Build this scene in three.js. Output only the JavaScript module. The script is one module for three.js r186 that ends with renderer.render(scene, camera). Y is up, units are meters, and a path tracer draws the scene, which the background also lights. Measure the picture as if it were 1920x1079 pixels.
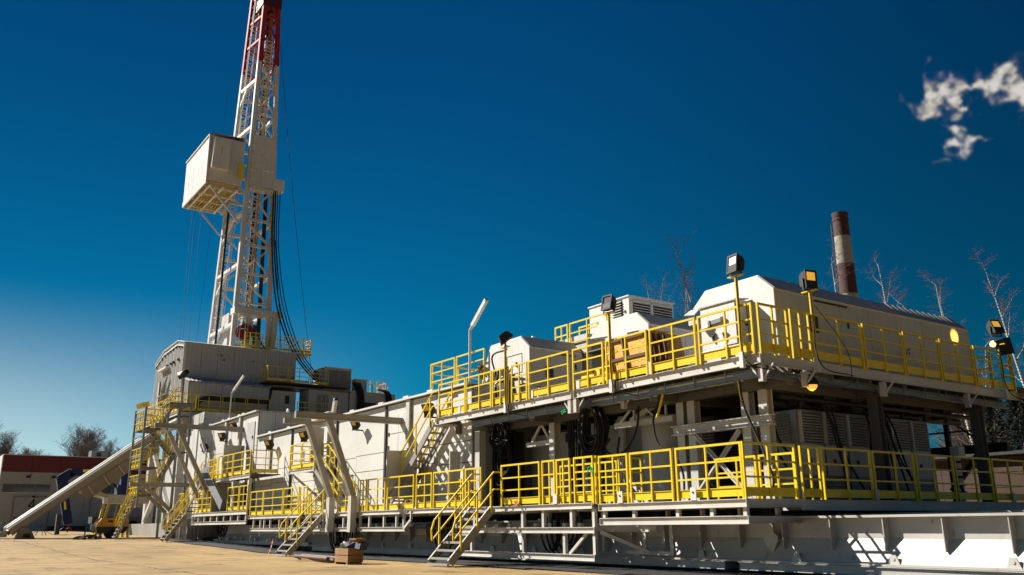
import * as THREE from 'three';
import { mergeGeometries } from 'three/addons/utils/BufferGeometryUtils.js';

// ---------------------------------------------------------------- camera, sky, sun, exposure
const scene = new THREE.Scene();
const renderer = new THREE.WebGLRenderer({ antialias: true });
renderer.setSize(1024, 575);
renderer.toneMapping = THREE.LinearToneMapping;
renderer.toneMappingExposure = 2.15;
renderer.shadowMap.enabled = true;
const camera = new THREE.PerspectiveCamera(36.53, 1024 / 575, 0.1, 3000);
camera.position.set(0, 1.04, 0);
camera.up.set(0.2213, 0.9647, 0.1429);
camera.lookAt(-79.122, 1.04 + 26.326, -55.196);
const SUN = new THREE.Vector3(-1.52, 1.45, 1).normalize();

const hash = (x, y, s = 0) => { const n = Math.sin(x * 127.1 + y * 311.7 + s * 74.7) * 43758.5453; return n - Math.floor(n); };
function vnoise(x, y, s = 0, p = 0) {
  const i = Math.floor(x), j = Math.floor(y), w = (k) => p ? ((k % p) + p) % p : k;
  let u = x - i, v = y - j; u = u * u * (3 - 2 * u); v = v * v * (3 - 2 * v);
  const a = hash(w(i), w(j), s), b = hash(w(i + 1), w(j), s), c = hash(w(i), w(j + 1), s), d = hash(w(i + 1), w(j + 1), s);
  return a + (b - a) * u + (c - a) * v + (a - b - c + d) * u * v;
}
function fbm(x, y, o = 4, s = 0, p = 0) { let r = 0, a = 0.5, t = 0; for (let k = 0; k < o; k++) { r += a * vnoise(x, y, s + k, p); t += a; x *= 2; y *= 2; p *= 2; a *= 0.5; } return r / t; }
const sm = (a, b, x) => { x = Math.min(1, Math.max(0, (x - a) / (b - a))); return x * x * (3 - 2 * x); };
const mix = (a, b, t) => a + (b - a) * t;

{ // computed sky: clear spring air, deepest about ninety degrees from the sun, pale low down towards it, one torn cumulus
  const W = 4096, H = 2048, data = new Float32Array(W * H * 4), d = new THREE.Vector3();
  const sunAz = Math.atan2(SUN.z, SUN.x);
  const rowCache = [];
  const CA = [-0.386, 0.391, -0.835];            // where the cloud stands
  const cAz = Math.atan2(CA[2], CA[0]), cEl = Math.asin(CA[1]);
  for (let r = 0; r < H; r++) {
    const el = ((r + 0.5) / H - 0.5) * Math.PI, y = Math.sin(el), cy = Math.cos(el);
    for (let c = 0; c < W; c++) {
      const az = ((c + 0.5) / W - 0.5) * 2 * Math.PI, i = (r * W + c) * 4;
      d.set(cy * Math.cos(az), y, cy * Math.sin(az));
      const cs = d.dot(SUN);
      let da = Math.abs(az - sunAz); if (da > Math.PI) da = 2 * Math.PI - da;
      const e = Math.max(0, Math.min(80, el * 57.3)), gm = Math.acos(Math.max(-1, Math.min(1, cs))) * 57.3;
      const w = 1 - 0.65 * sm(50, 95, gm), b = (0.12 + 0.62 * Math.exp(-e / 14)) * w / 2.15;
      const haze = sm(14.5, 0.5, e) * (1 - sm(36, 64, da * 57.3)) / 2.15;
      let B = b + 0.2 * haze, G = b * (0.275 + 0.5 * Math.exp(-e / 14)) + 0.4 * haze, R = 0.004 * b + 0.55 * haze;
      if (y < 0) { const k = sm(0, -0.12, y); R = mix(R, 0.07, k); G = mix(G, 0.05, k); B = mix(B, 0.03, k); }
      let ca = az - cAz; if (ca > Math.PI) ca -= 2 * Math.PI; if (ca < -Math.PI) ca += 2 * Math.PI;
      const u = ca * cy / 0.0175, v = (el - cEl) / 0.0175;      // degrees from the cloud's middle
      if (Math.abs(u) < 14 && Math.abs(v) < 8) {
        const wx = (u + 0.25) * 0.86 + 2.6 * (fbm(u * 1.1, v * 1.1, 5, 31) - 0.5), wy = (v - 0.75) * 0.86 + 2.6 * (fbm(u * 1.1 + 9, v * 1.1, 5, 37) - 0.5);
        const puff = (x, yy, a, b, rot = 0) => { const X = (wx - x) * Math.cos(rot) + (wy - yy) * Math.sin(rot), Y = -(wx - x) * Math.sin(rot) + (wy - yy) * Math.cos(rot); return Math.exp(-(X * X / (a * a) + Y * Y / (b * b))); };
        let s = 1.05 * puff(-1.35, 0.55, 0.95, 0.8) + 0.75 * puff(0.3, 0.6, 1.5, 0.42, 0.25) + 0.9 * puff(1.35, 1.05, 1.3, 0.5, 0.35) + 0.95 * puff(2.0, 0.2, 0.8, 0.75, -0.5) + 0.7 * puff(2.8, 0.2, 0.9, 0.5)
          + 0.95 * puff(-0.35, -1.6, 0.62, 0.5, 0.6) + 0.5 * puff(0.5, -2.0, 0.8, 0.22, -0.2) + 0.42 * puff(-1.5, -2.4, 0.4, 0.4) + 0.55 * puff(-1.2, -0.35, 0.5, 0.5, 0.7) + 0.45 * puff(-2.35, 0.3, 0.3, 0.4, 0.4) + 0.4 * puff(-1.6, 1.7, 0.25, 0.6, -0.3) + 0.4 * puff(2.6, -0.9, 0.9, 0.3, 0.2)
          + 0.8 * puff(4.4, 0.7, 1.4, 0.6, 0.2) + 0.6 * puff(6.5, -0.2, 1.3, 0.5);
        const n = fbm(u * 2.3, v * 2.3, 6, 5), n2 = fbm(u * 2.0 + 20, v * 2.4, 5, 12);
        let a = 0.62 * sm(0.36, 1.3, s * (0.1 + 1.75 * n)) + 0.34 * sm(0.12, 0.95, s * (0.25 + 1.3 * n));
        a = Math.min(0.95, a * 1.15);
        if (a > 0) {
          const body = sm(0.15, 0.85, s * 0.5 + 1.1 * (n2 - 0.5) + 0.16 - 0.06 * v), lit = mix(0.1, 0.325, body);
          R = mix(R, lit, a); G = mix(G, lit * 0.94, a); B = mix(B, mix(lit * 0.9, 0.15, 1 - body), a);
        }
      }
      data[i] = R; data[i + 1] = G; data[i + 2] = B; data[i + 3] = 1;
    }
  }
  const sky = new THREE.DataTexture(data, W, H, THREE.RGBAFormat, THREE.FloatType);
  sky.mapping = THREE.EquirectangularReflectionMapping; sky.magFilter = sky.minFilter = THREE.LinearFilter; sky.needsUpdate = true;
  scene.background = sky; scene.environment = sky;
}
const sun = new THREE.DirectionalLight(new THREE.Color().setRGB(1, 0.95, 0.865), 5);
sun.position.copy(SUN).multiplyScalar(140).add(new THREE.Vector3(-38, 0, -18)); sun.target.position.set(-38, 0, -18);
sun.castShadow = true; sun.shadow.mapSize.set(4096, 4096); sun.shadow.radius = 1;
Object.assign(sun.shadow.camera, { left: -75, right: 75, top: 75, bottom: -60, near: 1, far: 420 });
scene.add(sun, sun.target);

// ---------------------------------------------------------------- helpers
let seed = 7;
const rnd = () => { seed |= 0; seed = seed + 0x6D2B79F5 | 0; let t = Math.imul(seed ^ seed >>> 15, 1 | seed); t = t + Math.imul(t ^ t >>> 7, 61 | t) ^ t; return ((t ^ t >>> 14) >>> 0) / 4294967296; };
const rr = (a, b) => a + (b - a) * rnd();
const used = {};
const numbered = (n) => { const k = used[n] = (used[n] ?? -1) + 1; return k ? n + '_' + String(k).padStart(3, '0') : n; };
const V = (a) => new THREE.Vector3(a[0], a[1], a[2]);
const UP = new THREE.Vector3(0, 1, 0);
class MB {                                            // collects shapes in world metres, builds one named mesh
  constructor() { this.g = []; }
  add(g) { this.g.push(g.index ? g.toNonIndexed() : g); return this; }
  bx(x0, x1, y0, y1, z0, z1) { const g = new THREE.BoxGeometry(Math.abs(x1 - x0), Math.abs(y1 - y0), Math.abs(z1 - z0)); g.translate((x0 + x1) / 2, (y0 + y1) / 2, (z0 + z1) / 2); return this.add(g); }
  box(c, s, e = [0, 0, 0]) { const g = new THREE.BoxGeometry(...s); g.applyMatrix4(new THREE.Matrix4().makeRotationFromEuler(new THREE.Euler(...e))); g.translate(...c); return this.add(g); }
  bar(a, b, w, h = w, ext = 0) {                      // rectangular bar from a to b, h in the upright direction
    const A = V(a), B = V(b), d = B.clone().sub(A), L = d.length(); d.normalize();
    let x = new THREE.Vector3().crossVectors(UP, d); if (x.lengthSq() < 1e-4) x.set(1, 0, 0); x.normalize();
    const y = new THREE.Vector3().crossVectors(d, x);
    const g = new THREE.BoxGeometry(w, h, L + ext * 2);
    g.applyMatrix4(new THREE.Matrix4().makeBasis(x, y, d)); g.translate((A.x + B.x) / 2, (A.y + B.y) / 2, (A.z + B.z) / 2); return this.add(g);
  }
  tube(a, b, r, n = 8, r2 = r) {
    const A = V(a), B = V(b), d = B.clone().sub(A), L = d.length(); const g = new THREE.CylinderGeometry(r2, r, L, n);
    g.applyQuaternion(new THREE.Quaternion().setFromUnitVectors(UP, d.normalize())); g.translate((A.x + B.x) / 2, (A.y + B.y) / 2, (A.z + B.z) / 2); return this.add(g);
  }
  path(pts, r, n = 6, seg = pts.length * 5) { return this.add(new THREE.TubeGeometry(new THREE.CatmullRomCurve3(pts.map(V)), seg, r, n)); }
  prism(pts, axis, a, b) {                            // polygon pushed along an axis; pts are (x,y) for z, (z,y) for x, (x,z) for y
    const s = new THREE.Shape(pts.map((p) => new THREE.Vector2(p[0], p[1]))), g = new THREE.ExtrudeGeometry(s, { depth: b - a, bevelEnabled: false });
    if (axis === 'z') g.translate(0, 0, a);
    if (axis === 'x') { g.rotateY(Math.PI / 2); g.scale(1, 1, -1); g.translate(a, 0, 0); flip(g); }
    if (axis === 'y') { g.rotateX(Math.PI / 2); g.translate(0, b, 0); }
    return this.add(g);
  }
  quad(a, b, c, d, t = 0.03) {                        // a flat four-cornered plate of some thickness
    const A = V(a), B = V(b), C = V(c), D = V(d), n = new THREE.Vector3().crossVectors(B.clone().sub(A), D.clone().sub(A)).normalize().multiplyScalar(t);
    const P = [A, B, C, D], Q = P.map((p) => p.clone().sub(n)), v = [];
    const f = (p, q, r, s) => { for (const k of [p, q, r, p, r, s]) v.push(k.x, k.y, k.z); };
    f(...P); f(Q[3], Q[2], Q[1], Q[0]); for (let k = 0; k < 4; k++) { const m = (k + 1) % 4; f(P[m], P[k], Q[k], Q[m]); }
    const g = new THREE.BufferGeometry(); g.setAttribute('position', new THREE.Float32BufferAttribute(v, 3)); g.computeVertexNormals();
    g.setAttribute('uv', new THREE.Float32BufferAttribute(new Float32Array(v.length / 3 * 2), 2)); return this.add(g);
  }
  build(name, mat, parent, keepUv) {
    const g = mergeGeometries(this.g.map((q) => { for (const k of Object.keys(q.attributes)) if (!['position', 'normal', 'uv'].includes(k)) q.deleteAttribute(k); return q; }));
    if (!keepUv) boxUv(g);
    const b = parent?._base ?? [0, 0, 0]; g.translate(-b[0], -b[1], -b[2]);
    const m = new THREE.Mesh(g, mat); m.name = parent ? name : numbered(name); m.castShadow = m.receiveShadow = true; m._base = b;
    (parent ?? scene).add(m); return m;
  }
}
function flip(g) { const p = g.attributes.position, n = g.index; if (n) { for (let i = 0; i < n.count; i += 3) { const t = n.getX(i); n.setX(i, n.getX(i + 1)); n.setX(i + 1, t); } } else for (const k of ['position', 'normal', 'uv']) { const a = g.attributes[k], s = a.itemSize; for (let i = 0; i < a.count; i += 3) for (let c = 0; c < s; c++) { const t = a.array[i * s + c]; a.array[i * s + c] = a.array[(i + 1) * s + c]; a.array[(i + 1) * s + c] = t; } } g.computeVertexNormals(); }
function boxUv(g) {                                    // texture coordinates in metres
  const p = g.attributes.position, n = g.attributes.normal, u = new Float32Array(p.count * 2);
  for (let i = 0; i < p.count; i += 3) {
    const ax = Math.abs(n.getX(i)), ay = Math.abs(n.getY(i)), az = Math.abs(n.getZ(i));
    for (let k = i; k < i + 3; k++) {
      const x = p.getX(k), y = p.getY(k), z = p.getZ(k);
      if (ay >= ax && ay >= az) { u[k * 2] = x; u[k * 2 + 1] = z; } else if (ax >= az) { u[k * 2] = z; u[k * 2 + 1] = y; } else { u[k * 2] = x; u[k * 2 + 1] = y; }
    }
  }
  g.setAttribute('uv', new THREE.BufferAttribute(u, 2));
}
function thing(name, label, category, base = [0, 0, 0], group) {
  const o = new THREE.Group(); o.name = numbered(name); o.position.set(...base); o._base = base; o.userData = { label, category }; if (group) o.userData.group = group; scene.add(o); return o;
}
const sub = (name, parent) => { const o = new THREE.Group(); o.name = name; o._base = parent._base; parent.add(o); return o; };
function tag(o, label, category, group) { o.userData.label = label; o.userData.category = category; if (group) o.userData.group = group; return o; }
const one = (name, fn, mat, parent) => { const m = new MB(); fn(m); return m.build(name, mat, parent); };
const Bx = (name, mat, parent, ...a) => new MB().bx(...a).build(name, mat, parent);
function copy(o, pos, label, turn) { const c = o.clone(); c.name = numbered(o.name.replace(/_\d{3}$/, '')); c.position.set(...pos); if (turn !== undefined) c.rotation.y = turn; c.userData = { ...o.userData }; if (label) c.userData.label = label; scene.add(c); return c; }

// ---------------------------------------------------------------- materials
function tex(N, tile, fn, srgb = true) {
  const d = new Uint8Array(N * N * 4);
  for (let y = 0; y < N; y++) for (let x = 0; x < N; x++) { const c = fn(x / N, y / N), i = (y * N + x) * 4; for (let k = 0; k < 3; k++) d[i + k] = Math.max(0, Math.min(255, 255 * (c.length ? c[k] : c))); d[i + 3] = 255; }
  const t = new THREE.DataTexture(d, N, N); t.wrapS = t.wrapT = THREE.RepeatWrapping; t.magFilter = THREE.LinearFilter; t.minFilter = THREE.LinearMipmapLinearFilter; t.generateMipmaps = true; t.repeat.set(1 / tile, 1 / tile); if (srgb) t.colorSpace = THREE.SRGBColorSpace; t.needsUpdate = true; return t;
}
const wear = tex(512, 5.3, (u, v) => {               // paint with faint mottling, rain streaks and rubbed specks
  const m = fbm(u * 6, v * 6, 5, 3, 6), st = fbm(u * 48, v * 3, 3, 9, 3), sp = fbm(u * 64, v * 64, 2, 14, 64);
  let k = 0.93 + 0.07 * m - 0.035 * sm(0.62, 0.8, st) - 0.06 * sm(0.76, 0.86, sp); return [k, k * 0.992, k * 0.975];
});
const grime = tex(512, 3.7, (u, v) => {
  const m = fbm(u * 5, v * 5, 5, 23, 5), sp = fbm(u * 40, v * 40, 3, 24, 40), r = 0.55 * sm(0.74, 0.88, fbm(u * 20, v * 9, 4, 28, 9)); let k = 0.87 + 0.13 * m - 0.07 * sm(0.7, 0.85, sp);
  return [k * mix(1, 0.8, r), k * 0.985 * mix(1, 0.64, r), k * 0.96 * mix(1, 0.48, r)];
});
const rough1 = tex(256, 2.1, (u, v) => 0.62 + 0.35 * fbm(u * 8, v * 8, 4, 40, 8), false);
const grain = tex(256, 0.9, (u, v) => fbm(u * 24, v * 24, 4, 44, 24), false);
const M3 = (r, g, b) => new THREE.Color().setRGB(r, g, b);
const std = (c, o = {}) => new THREE.MeshStandardMaterial({ color: M3(...c), roughness: 0.6, ...o });
const white = std([0.60, 0.592, 0.575], { map: wear, roughness: 0.55, roughnessMap: rough1 });
const steel = std([0.55, 0.54, 0.52], { map: grime, roughness: 0.6, roughnessMap: rough1 });
const skidm = std([0.47, 0.46, 0.44], { map: grime, roughness: 0.6, roughnessMap: rough1 });
const stairm = std([0.324, 0.306, 0.284], { map: grime, roughness: 0.55, roughnessMap: rough1 });
const yellow = std([0.720, 0.526, 0.003], { map: wear, roughness: 0.45, roughnessMap: rough1 });
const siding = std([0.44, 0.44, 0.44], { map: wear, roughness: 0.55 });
const galv = std([0.234, 0.239, 0.248], { map: grime, roughness: 0.4, metalness: 0.5 });
const plate = std([0.12, 0.115, 0.105], { map: grime, roughness: 0.75 });
const roofm = std([0.21, 0.215, 0.23], { map: grime, roughness: 0.42 });
const steelInShade = std([0.11, 0.108, 0.105], { map: grime, roughness: 0.7 });  // darker copy of the painted steel, standing for the shade underneath
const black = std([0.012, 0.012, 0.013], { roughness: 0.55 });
const lampBlack = std([0.014, 0.014, 0.016], { roughness: 0.75 });
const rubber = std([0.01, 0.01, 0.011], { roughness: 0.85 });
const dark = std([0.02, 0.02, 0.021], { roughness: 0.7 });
const red = std([0.33, 0.01, 0.02], { map: grime, roughness: 0.7 });
const orange = std([0.75, 0.2, 0.02], { map: grime });
const amber = std([0.85, 0.56, 0.05], { roughness: 0.3 });
const amberLit = std([0.85, 0.5, 0.05], { roughness: 0.3, emissive: M3(1, 0.5, 0.06), emissiveIntensity: 0.28 });
const glassm = std([0.05, 0.06, 0.065], { roughness: 0.08, metalness: 0.1 });
const wood = std([0.42, 0.27, 0.12], { roughness: 0.8, map: tex(256, 1.1, (u, v) => { const g = fbm(u * 3, v * 40, 4, 60, 3); const k = 0.62 + 0.38 * g; return [k, k * 0.93, k * 0.85]; }) });
const osb = std([0.92, 0.54, 0.11], { roughness: 0.8, map: tex(512, 1.2, (u, v) => { let k = 0.55; for (let q = 0; q < 3; q++) { const a = vnoise(u * 30 + q * 7, v * 30, 70 + q, 0), b = hash(Math.floor(u * 34 + q * 0.3 + a), Math.floor(v * 62 + 2 * a), 80 + q); k += 0.17 * b; } return [k, k * 0.94, k * 0.8]; }) });
const concrete = std([0.30, 0.27, 0.22], { map: grime, roughness: 0.9 });
const bwall = std([0.36, 0.375, 0.41], { map: wear, roughness: 0.8 });
const bred = std([0.11, 0.003, 0.009], { map: wear, roughness: 0.55 });
const blue = std([0.001, 0.009, 0.055], { roughness: 0.85 });
const ground = std([1, 1, 1], { roughness: 0.92, bumpMap: grain, bumpScale: 0.012 });
// ---------------------------------------------------------------- ground
const gy = (x) => { const s = -x - 34, k = s > 0 ? s * s / (s + 6) : 0; return 0.95 * (1 - Math.exp(-k / 30)); };
{
  const xs = [], zs = [];
  for (let x = -420; x < -130; x += 10) xs.push(x); for (let x = -130; x < 20; x += 1) xs.push(x); for (let x = 20; x <= 160; x += 20) xs.push(x);
  for (let z = -320; z < -40; z += 20) zs.push(z); for (let z = -40; z < 10; z += 1) zs.push(z); for (let z = 10; z <= 150; z += 20) zs.push(z);
  const pos = [], col = [], idx = [];
  for (const z of zs) for (const x of xs) {
    pos.push(x, gy(x) + 0.03 * (fbm(x * 0.4, z * 0.4, 3, 90) - 0.5), z);
    const n = fbm(x * 0.11, z * 0.3, 4, 91), k = 0.86 + 0.28 * n, s = sm(0.55, 0.75, fbm(x * 0.23 + 5, z * 0.5, 4, 95));
    col.push(k * mix(1, 0.8, s), k * mix(1, 0.78, s), k * mix(1, 0.74, s));
  }
  const w = xs.length; for (let j = 0; j < zs.length - 1; j++) for (let i = 0; i < w - 1; i++) { const a = j * w + i; idx.push(a, a + w, a + 1, a + 1, a + w, a + w + 1); }
  const g = new THREE.BufferGeometry(); g.setAttribute('position', new THREE.Float32BufferAttribute(pos, 3)); g.setAttribute('color', new THREE.Float32BufferAttribute(col, 3)); g.setIndex(idx); g.computeVertexNormals();
  const uv = new Float32Array(pos.length / 3 * 2); for (let i = 0; i < pos.length / 3; i++) { uv[2 * i] = pos[3 * i]; uv[2 * i + 1] = pos[3 * i + 2]; } g.setAttribute('uv', new THREE.BufferAttribute(uv, 2));
  ground.vertexColors = true; ground.color = M3(0.325, 0.215, 0.078);
  ground.map = tex(1024, 9, (u, v) => {
    const n = fbm(u * 6, v * 6, 6, 101, 6), f = fbm(u * 90, v * 90, 3, 107, 90), st = sm(0.62, 0.78, fbm(u * 9, v * 9, 5, 111, 9)), tr = sm(0.6, 0.72, fbm(u * 3, v * 36, 4, 127, 3));
    let k = 0.8 + 0.22 * n + 0.14 * (f - 0.5) - 0.2 * st - 0.12 * tr;
    const cr = Math.abs(v - 0.31 - 0.02 * (fbm(u * 12, 2, 3, 115, 12) - 0.5)), cr2 = Math.abs(u - 0.62 - 0.02 * (fbm(v * 12, 5, 3, 117, 12) - 0.5));
    if (Math.abs(u - 0.2 - v * 0.5) < 0.006 * vnoise(v * 40, 3, 131, 40)) k *= 1.12;
    if (cr < 0.0034 * (0.4 + vnoise(u * 30, 1, 119, 30)) || cr2 < 0.0024 * (0.3 + vnoise(v * 30, 1, 121, 30))) k *= 0.45;
    return [k, k * 0.985, k * 0.95];
  });
  const m = new THREE.Mesh(g, ground); m.name = 'ground'; m.receiveShadow = true; m.userData.kind = 'structure'; scene.add(m);
}

// ---------------------------------------------------------------- builders for steelwork
// a channel along x or z: an upright web with two lips that stand out towards the open side
function channel(mb, axis, a, b, y0, y1, f, out, lip = 0.06, ends = true) {
  const put = (p, q, u, v, s, t) => axis === 'x' ? mb.bx(p, q, u, v, s, t) : mb.bx(s, t, u, v, p, q);
  put(a, b, y0 + 0.014, y1 - 0.014, f - out * lip, f - out * (lip - 0.016));
  put(a, b, y1 - 0.014, y1, f - out * lip, f); put(a, b, y0, y0 + 0.014, f - out * lip, f);
  if (ends) for (const e of [a + 0.006, b - 0.006]) put(e - 0.006, e + 0.006, y0 + 0.015, y1 - 0.015, f - out * (lip - 0.017), f - out * 0.001);
  return mb;
}
const T = 0.045;
function railPanel(parent, axis, a, b, f, y, o = {}) {
  const h = o.h ?? 1.1, p = sub('railing_panel', parent), mids = o.mids ?? [(a + b) / 2], mat = o.mat ?? yellow;
  const put = (name, u0, u1, y0, y1, w) => axis === 'x' ? Bx(name, mat, p, u0, u1, y0, y1, f - w / 2, f + w / 2) : Bx(name, mat, p, f - w / 2, f + w / 2, y0, y1, u0, u1);
  for (const e of [a + T / 2, b - T / 2]) put('post', e - T / 2, e + T / 2, y - 0.02, y + h, T);
  for (const e of mids) put('post', e - 0.02, e + 0.02, y - 0.02, y + h - T, 0.04);
  put('top_rail', a + T, b - T, y + h - T, y + h, T);
  for (const k of o.rails ?? [0.42, 0.74]) put('mid_rail', a + T, b - T, y + k - 0.018, y + k + 0.018, 0.036);
  if (o.toe !== false) {
    const t = 0.012, z0 = f + (o.back ?? -1) * 0.03;
    const m = new MB(), y0 = y + 0.05, y1 = y + (o.toeh ?? 0.22);
    if (axis === 'x') m.bx(a + 0.05, b - 0.05, y0, y1, z0 - t / 2, z0 + t / 2).bx(a + 0.05, b - 0.05, y1 - 0.012, y1, z0, z0 - (o.back ?? -1) * 0.028); else m.bx(z0 - t / 2, z0 + t / 2, y0, y1, a + 0.05, b - 0.05).bx(z0, z0 - (o.back ?? -1) * 0.028, y1 - 0.012, y1, a + 0.05, b - 0.05);
    m.build('toe_board', mat, p);
  }
  return p;
}
function rails(parent, axis, list, f, y, o = {}) { for (const [a, b, ...mids] of list) railPanel(parent, axis, Math.min(a, b), Math.max(a, b), f, y, { ...o, mids: mids.length ? mids : o.mids }); }
function even(a, b, n, gap = 0.09) { const L = (b - a) / n, r = []; for (let k = 0; k < n; k++) r.push([a + L * k + (k ? gap / 2 : 0), a + L * (k + 1) - (k < n - 1 ? gap / 2 : 0)]); return r; }
function deckPlates(parent, x0, x1, z0, z1, y, nx, nz, gap = 0.035) {
  const dx = (x1 - x0) / nx, dz = (z1 - z0) / nz;
  for (let i = 0; i < nx; i++) for (let j = 0; j < nz; j++) Bx('deck_plate', plate, parent, x0 + dx * i + gap / 2, x0 + dx * (i + 1) - gap / 2, y - 0.02, y, z0 + dz * j + gap / 2, z0 + dz * (j + 1) - gap / 2);
}
function grating(parent, x0, x1, z0, z1, y, along = 'x') {  // bearing bars with slots between them
  const m = new MB();
  if (along === 'x') { for (let z = z0 + 0.03; z < z1 - 0.06; z += 0.16) m.bx(x0, x1, y - 0.03, y, z, z + 0.07); for (let x = x0; x < x1; x += 0.6) m.bx(x, x + 0.02, y - 0.03, y - 0.004, z0, z1); }
  else { for (let x = x0 + 0.03; x < x1 - 0.06; x += 0.16) m.bx(x, x + 0.07, y - 0.03, y, z0, z1); for (let z = z0; z < z1; z += 0.6) m.bx(x0, x1, y - 0.03, y - 0.004, z, z + 0.02); }
  const g = m.build('deck_grating', plate, parent); g.userData.kind = 'stuff'; return g;
}
// stairs from a foot to a top point, w = unit sideways vector, n treads
function stairs(t, foot, top, width, w, n, o = {}) {
  const F = V(foot), E = V(top), W = new THREE.Vector3(w[0], 0, w[1]), hv = E.clone().sub(F); const run = new THREE.Vector3(hv.x, 0, hv.z).normalize();
  const sm_ = o.mat ?? stairm, D = o.depth ?? 0.2;
  for (const s of [-1, 1]) {
    const off = W.clone().multiplyScalar(s * width / 2), a = F.clone().add(off), b = E.clone().add(off), m = new MB();
    m.bar(a.toArray(), b.toArray(), 0.02, D); const nrm = new THREE.Vector3().crossVectors(W, hv.clone().normalize()); if (nrm.y < 0) nrm.negate();
    for (const q of [-1, 1]) { const k = nrm.clone().multiplyScalar(q * (D / 2 - 0.008)).add(W.clone().multiplyScalar(-s * 0.03)); m.bar(a.clone().add(k).toArray(), b.clone().add(k).toArray(), 0.042, 0.014); }
    m.build('stringer', sm_, t);
  }
  for (let k = 0; k < n; k++) {
    const c = F.clone().lerp(E, (k + 0.55) / n), a = c.clone().addScaledVector(W, -width / 2 + 0.02), b = c.clone().addScaledVector(W, width / 2 - 0.02);
    const m = new MB(); m.bar(a.toArray(), b.toArray(), o.tread ?? 0.24, 0.03);
    const nose = run.clone().multiplyScalar(-(o.tread ?? 0.24) / 2 - 0.007); m.bar(a.clone().add(nose).toArray(), b.clone().add(nose).toArray(), 0.013, 0.06);
    m.build('tread', sm_, t);
  }
  if (o.rail !== false) for (const s of o.sides ?? [-1, 1]) {
    const off = W.clone().multiplyScalar(s * (width / 2 + 0.03)), h = o.h ?? 0.95, hr = sub('handrail', t), L = o.lead ?? 0.0;
    const at = (k, y) => F.clone().lerp(E, k).add(off).add(new THREE.Vector3(0, y, 0)).toArray();
    for (const k of o.posts ?? [0.22, 0.6, 0.93]) one('post', (m) => m.bar(at(k, -0.02), at(k, h), 0.042), yellow, hr);
    one('top_rail', (m) => { m.bar(at(0.1, h), at(1.0, h), 0.042); const e = at(1, h), q = V(e).addScaledVector(run, 0.3 + L); if (o.flat !== false) m.bar(e, q.toArray(), 0.042); m.bar(at(0.1, h), at(0.035, h - 0.17), 0.042).bar(at(0.035, h - 0.17), at(0.05, h * 0.5 + 0.02), 0.04); }, yellow, hr);
    one('mid_rail', (m) => { m.bar(at(0.1, h * 0.52), at(1.0, h * 0.52), 0.036); m.bar(at(0.1, h * 0.52), at(0.05, h * 0.5 + 0.02), 0.036); const e = at(1, h * 0.52), q = V(e).addScaledVector(run, 0.3 + L); if (o.flat !== false) m.bar(e, q.toArray(), 0.036); }, yellow, hr);
  }
  return t;
}

// ---------------------------------------------------------------- foundation mats and skid beam
{ // added black sheet, stands for the shade at the foot and cuts ground bounce
  const t = thing('shade_strip', 'added black sheet standing for the dark shade on the ground along the whole foot of the rig', 'shade strip', [-32, 0, -14.5]);
  for (let k = 0; k < 14; k++) { const x = -54 + k * 3.6, e = rr(-0.18, 0.1), e2 = rr(-0.18, 0.1), y = 0.03; one('shade_sheet', (m) => m.quad([x, gy(x) + y, -12.95 + e], [x + 3.58, gy(x + 3.58) + y, -12.95 + e2], [x + 3.58, gy(x + 3.58) + y, -17], [x, gy(x) + y, -17], 0.01), rubber, t); }
}
for (const [x0, x1, label] of [[-24.55, -13.45, 'long grey foundation mat lying on the ground behind the near stair'], [-13.05, -2.5, 'grey foundation mat lying under the lit end of the skid beam at lower right'], [-36.2, -24.9, 'grey foundation mat lying behind the wooden crate'], [-50, -36.6, 'grey foundation mat at the far end of the row below the white wall']]) {
  const y0 = gy((x0 + x1) / 2) - 0.12, t = thing('foundation_mat', label, 'foundation mat', [(x0 + x1) / 2, y0, -15.6]);
  Bx('mat_body', skidm, t, x0, x1, y0 + 0.23, y0 + 0.36, -16.4, -14.87); Bx('bottom_plate', skidm, t, x0 - 0.01, x1 + 0.01, y0 + 0.214, y0 + 0.229, -16.4, -14.83); Bx('top_plate', skidm, t, x0 - 0.01, x1 + 0.01, y0 + 0.362, y0 + 0.376, -16.4, -14.83);
  for (let x = x0 + 0.1; x < x1 - 0.2; x += 0.62) Bx('packing_timber', dark, t, x, x + 0.5, y0, y0 + 0.212, -16.3, -15.15);  // timbers coloured near-black so the gap below the mat reads as shade
  for (let x = x1 - 0.75; x > x0 + 0.2; x -= 2.1) one('lug', (m) => m.prism([[x - 0.14, y0 + 0.377], [x + 0.14, y0 + 0.377], [x + 0.05, y0 + 0.58], [x - 0.05, y0 + 0.58]], 'z', -14.98, -14.955).add(new THREE.CylinderGeometry(0.03, 0.03, 0.045, 10).rotateX(Math.PI / 2).translate(x, y0 + 0.51, -14.967)), steel, t);
}
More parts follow.
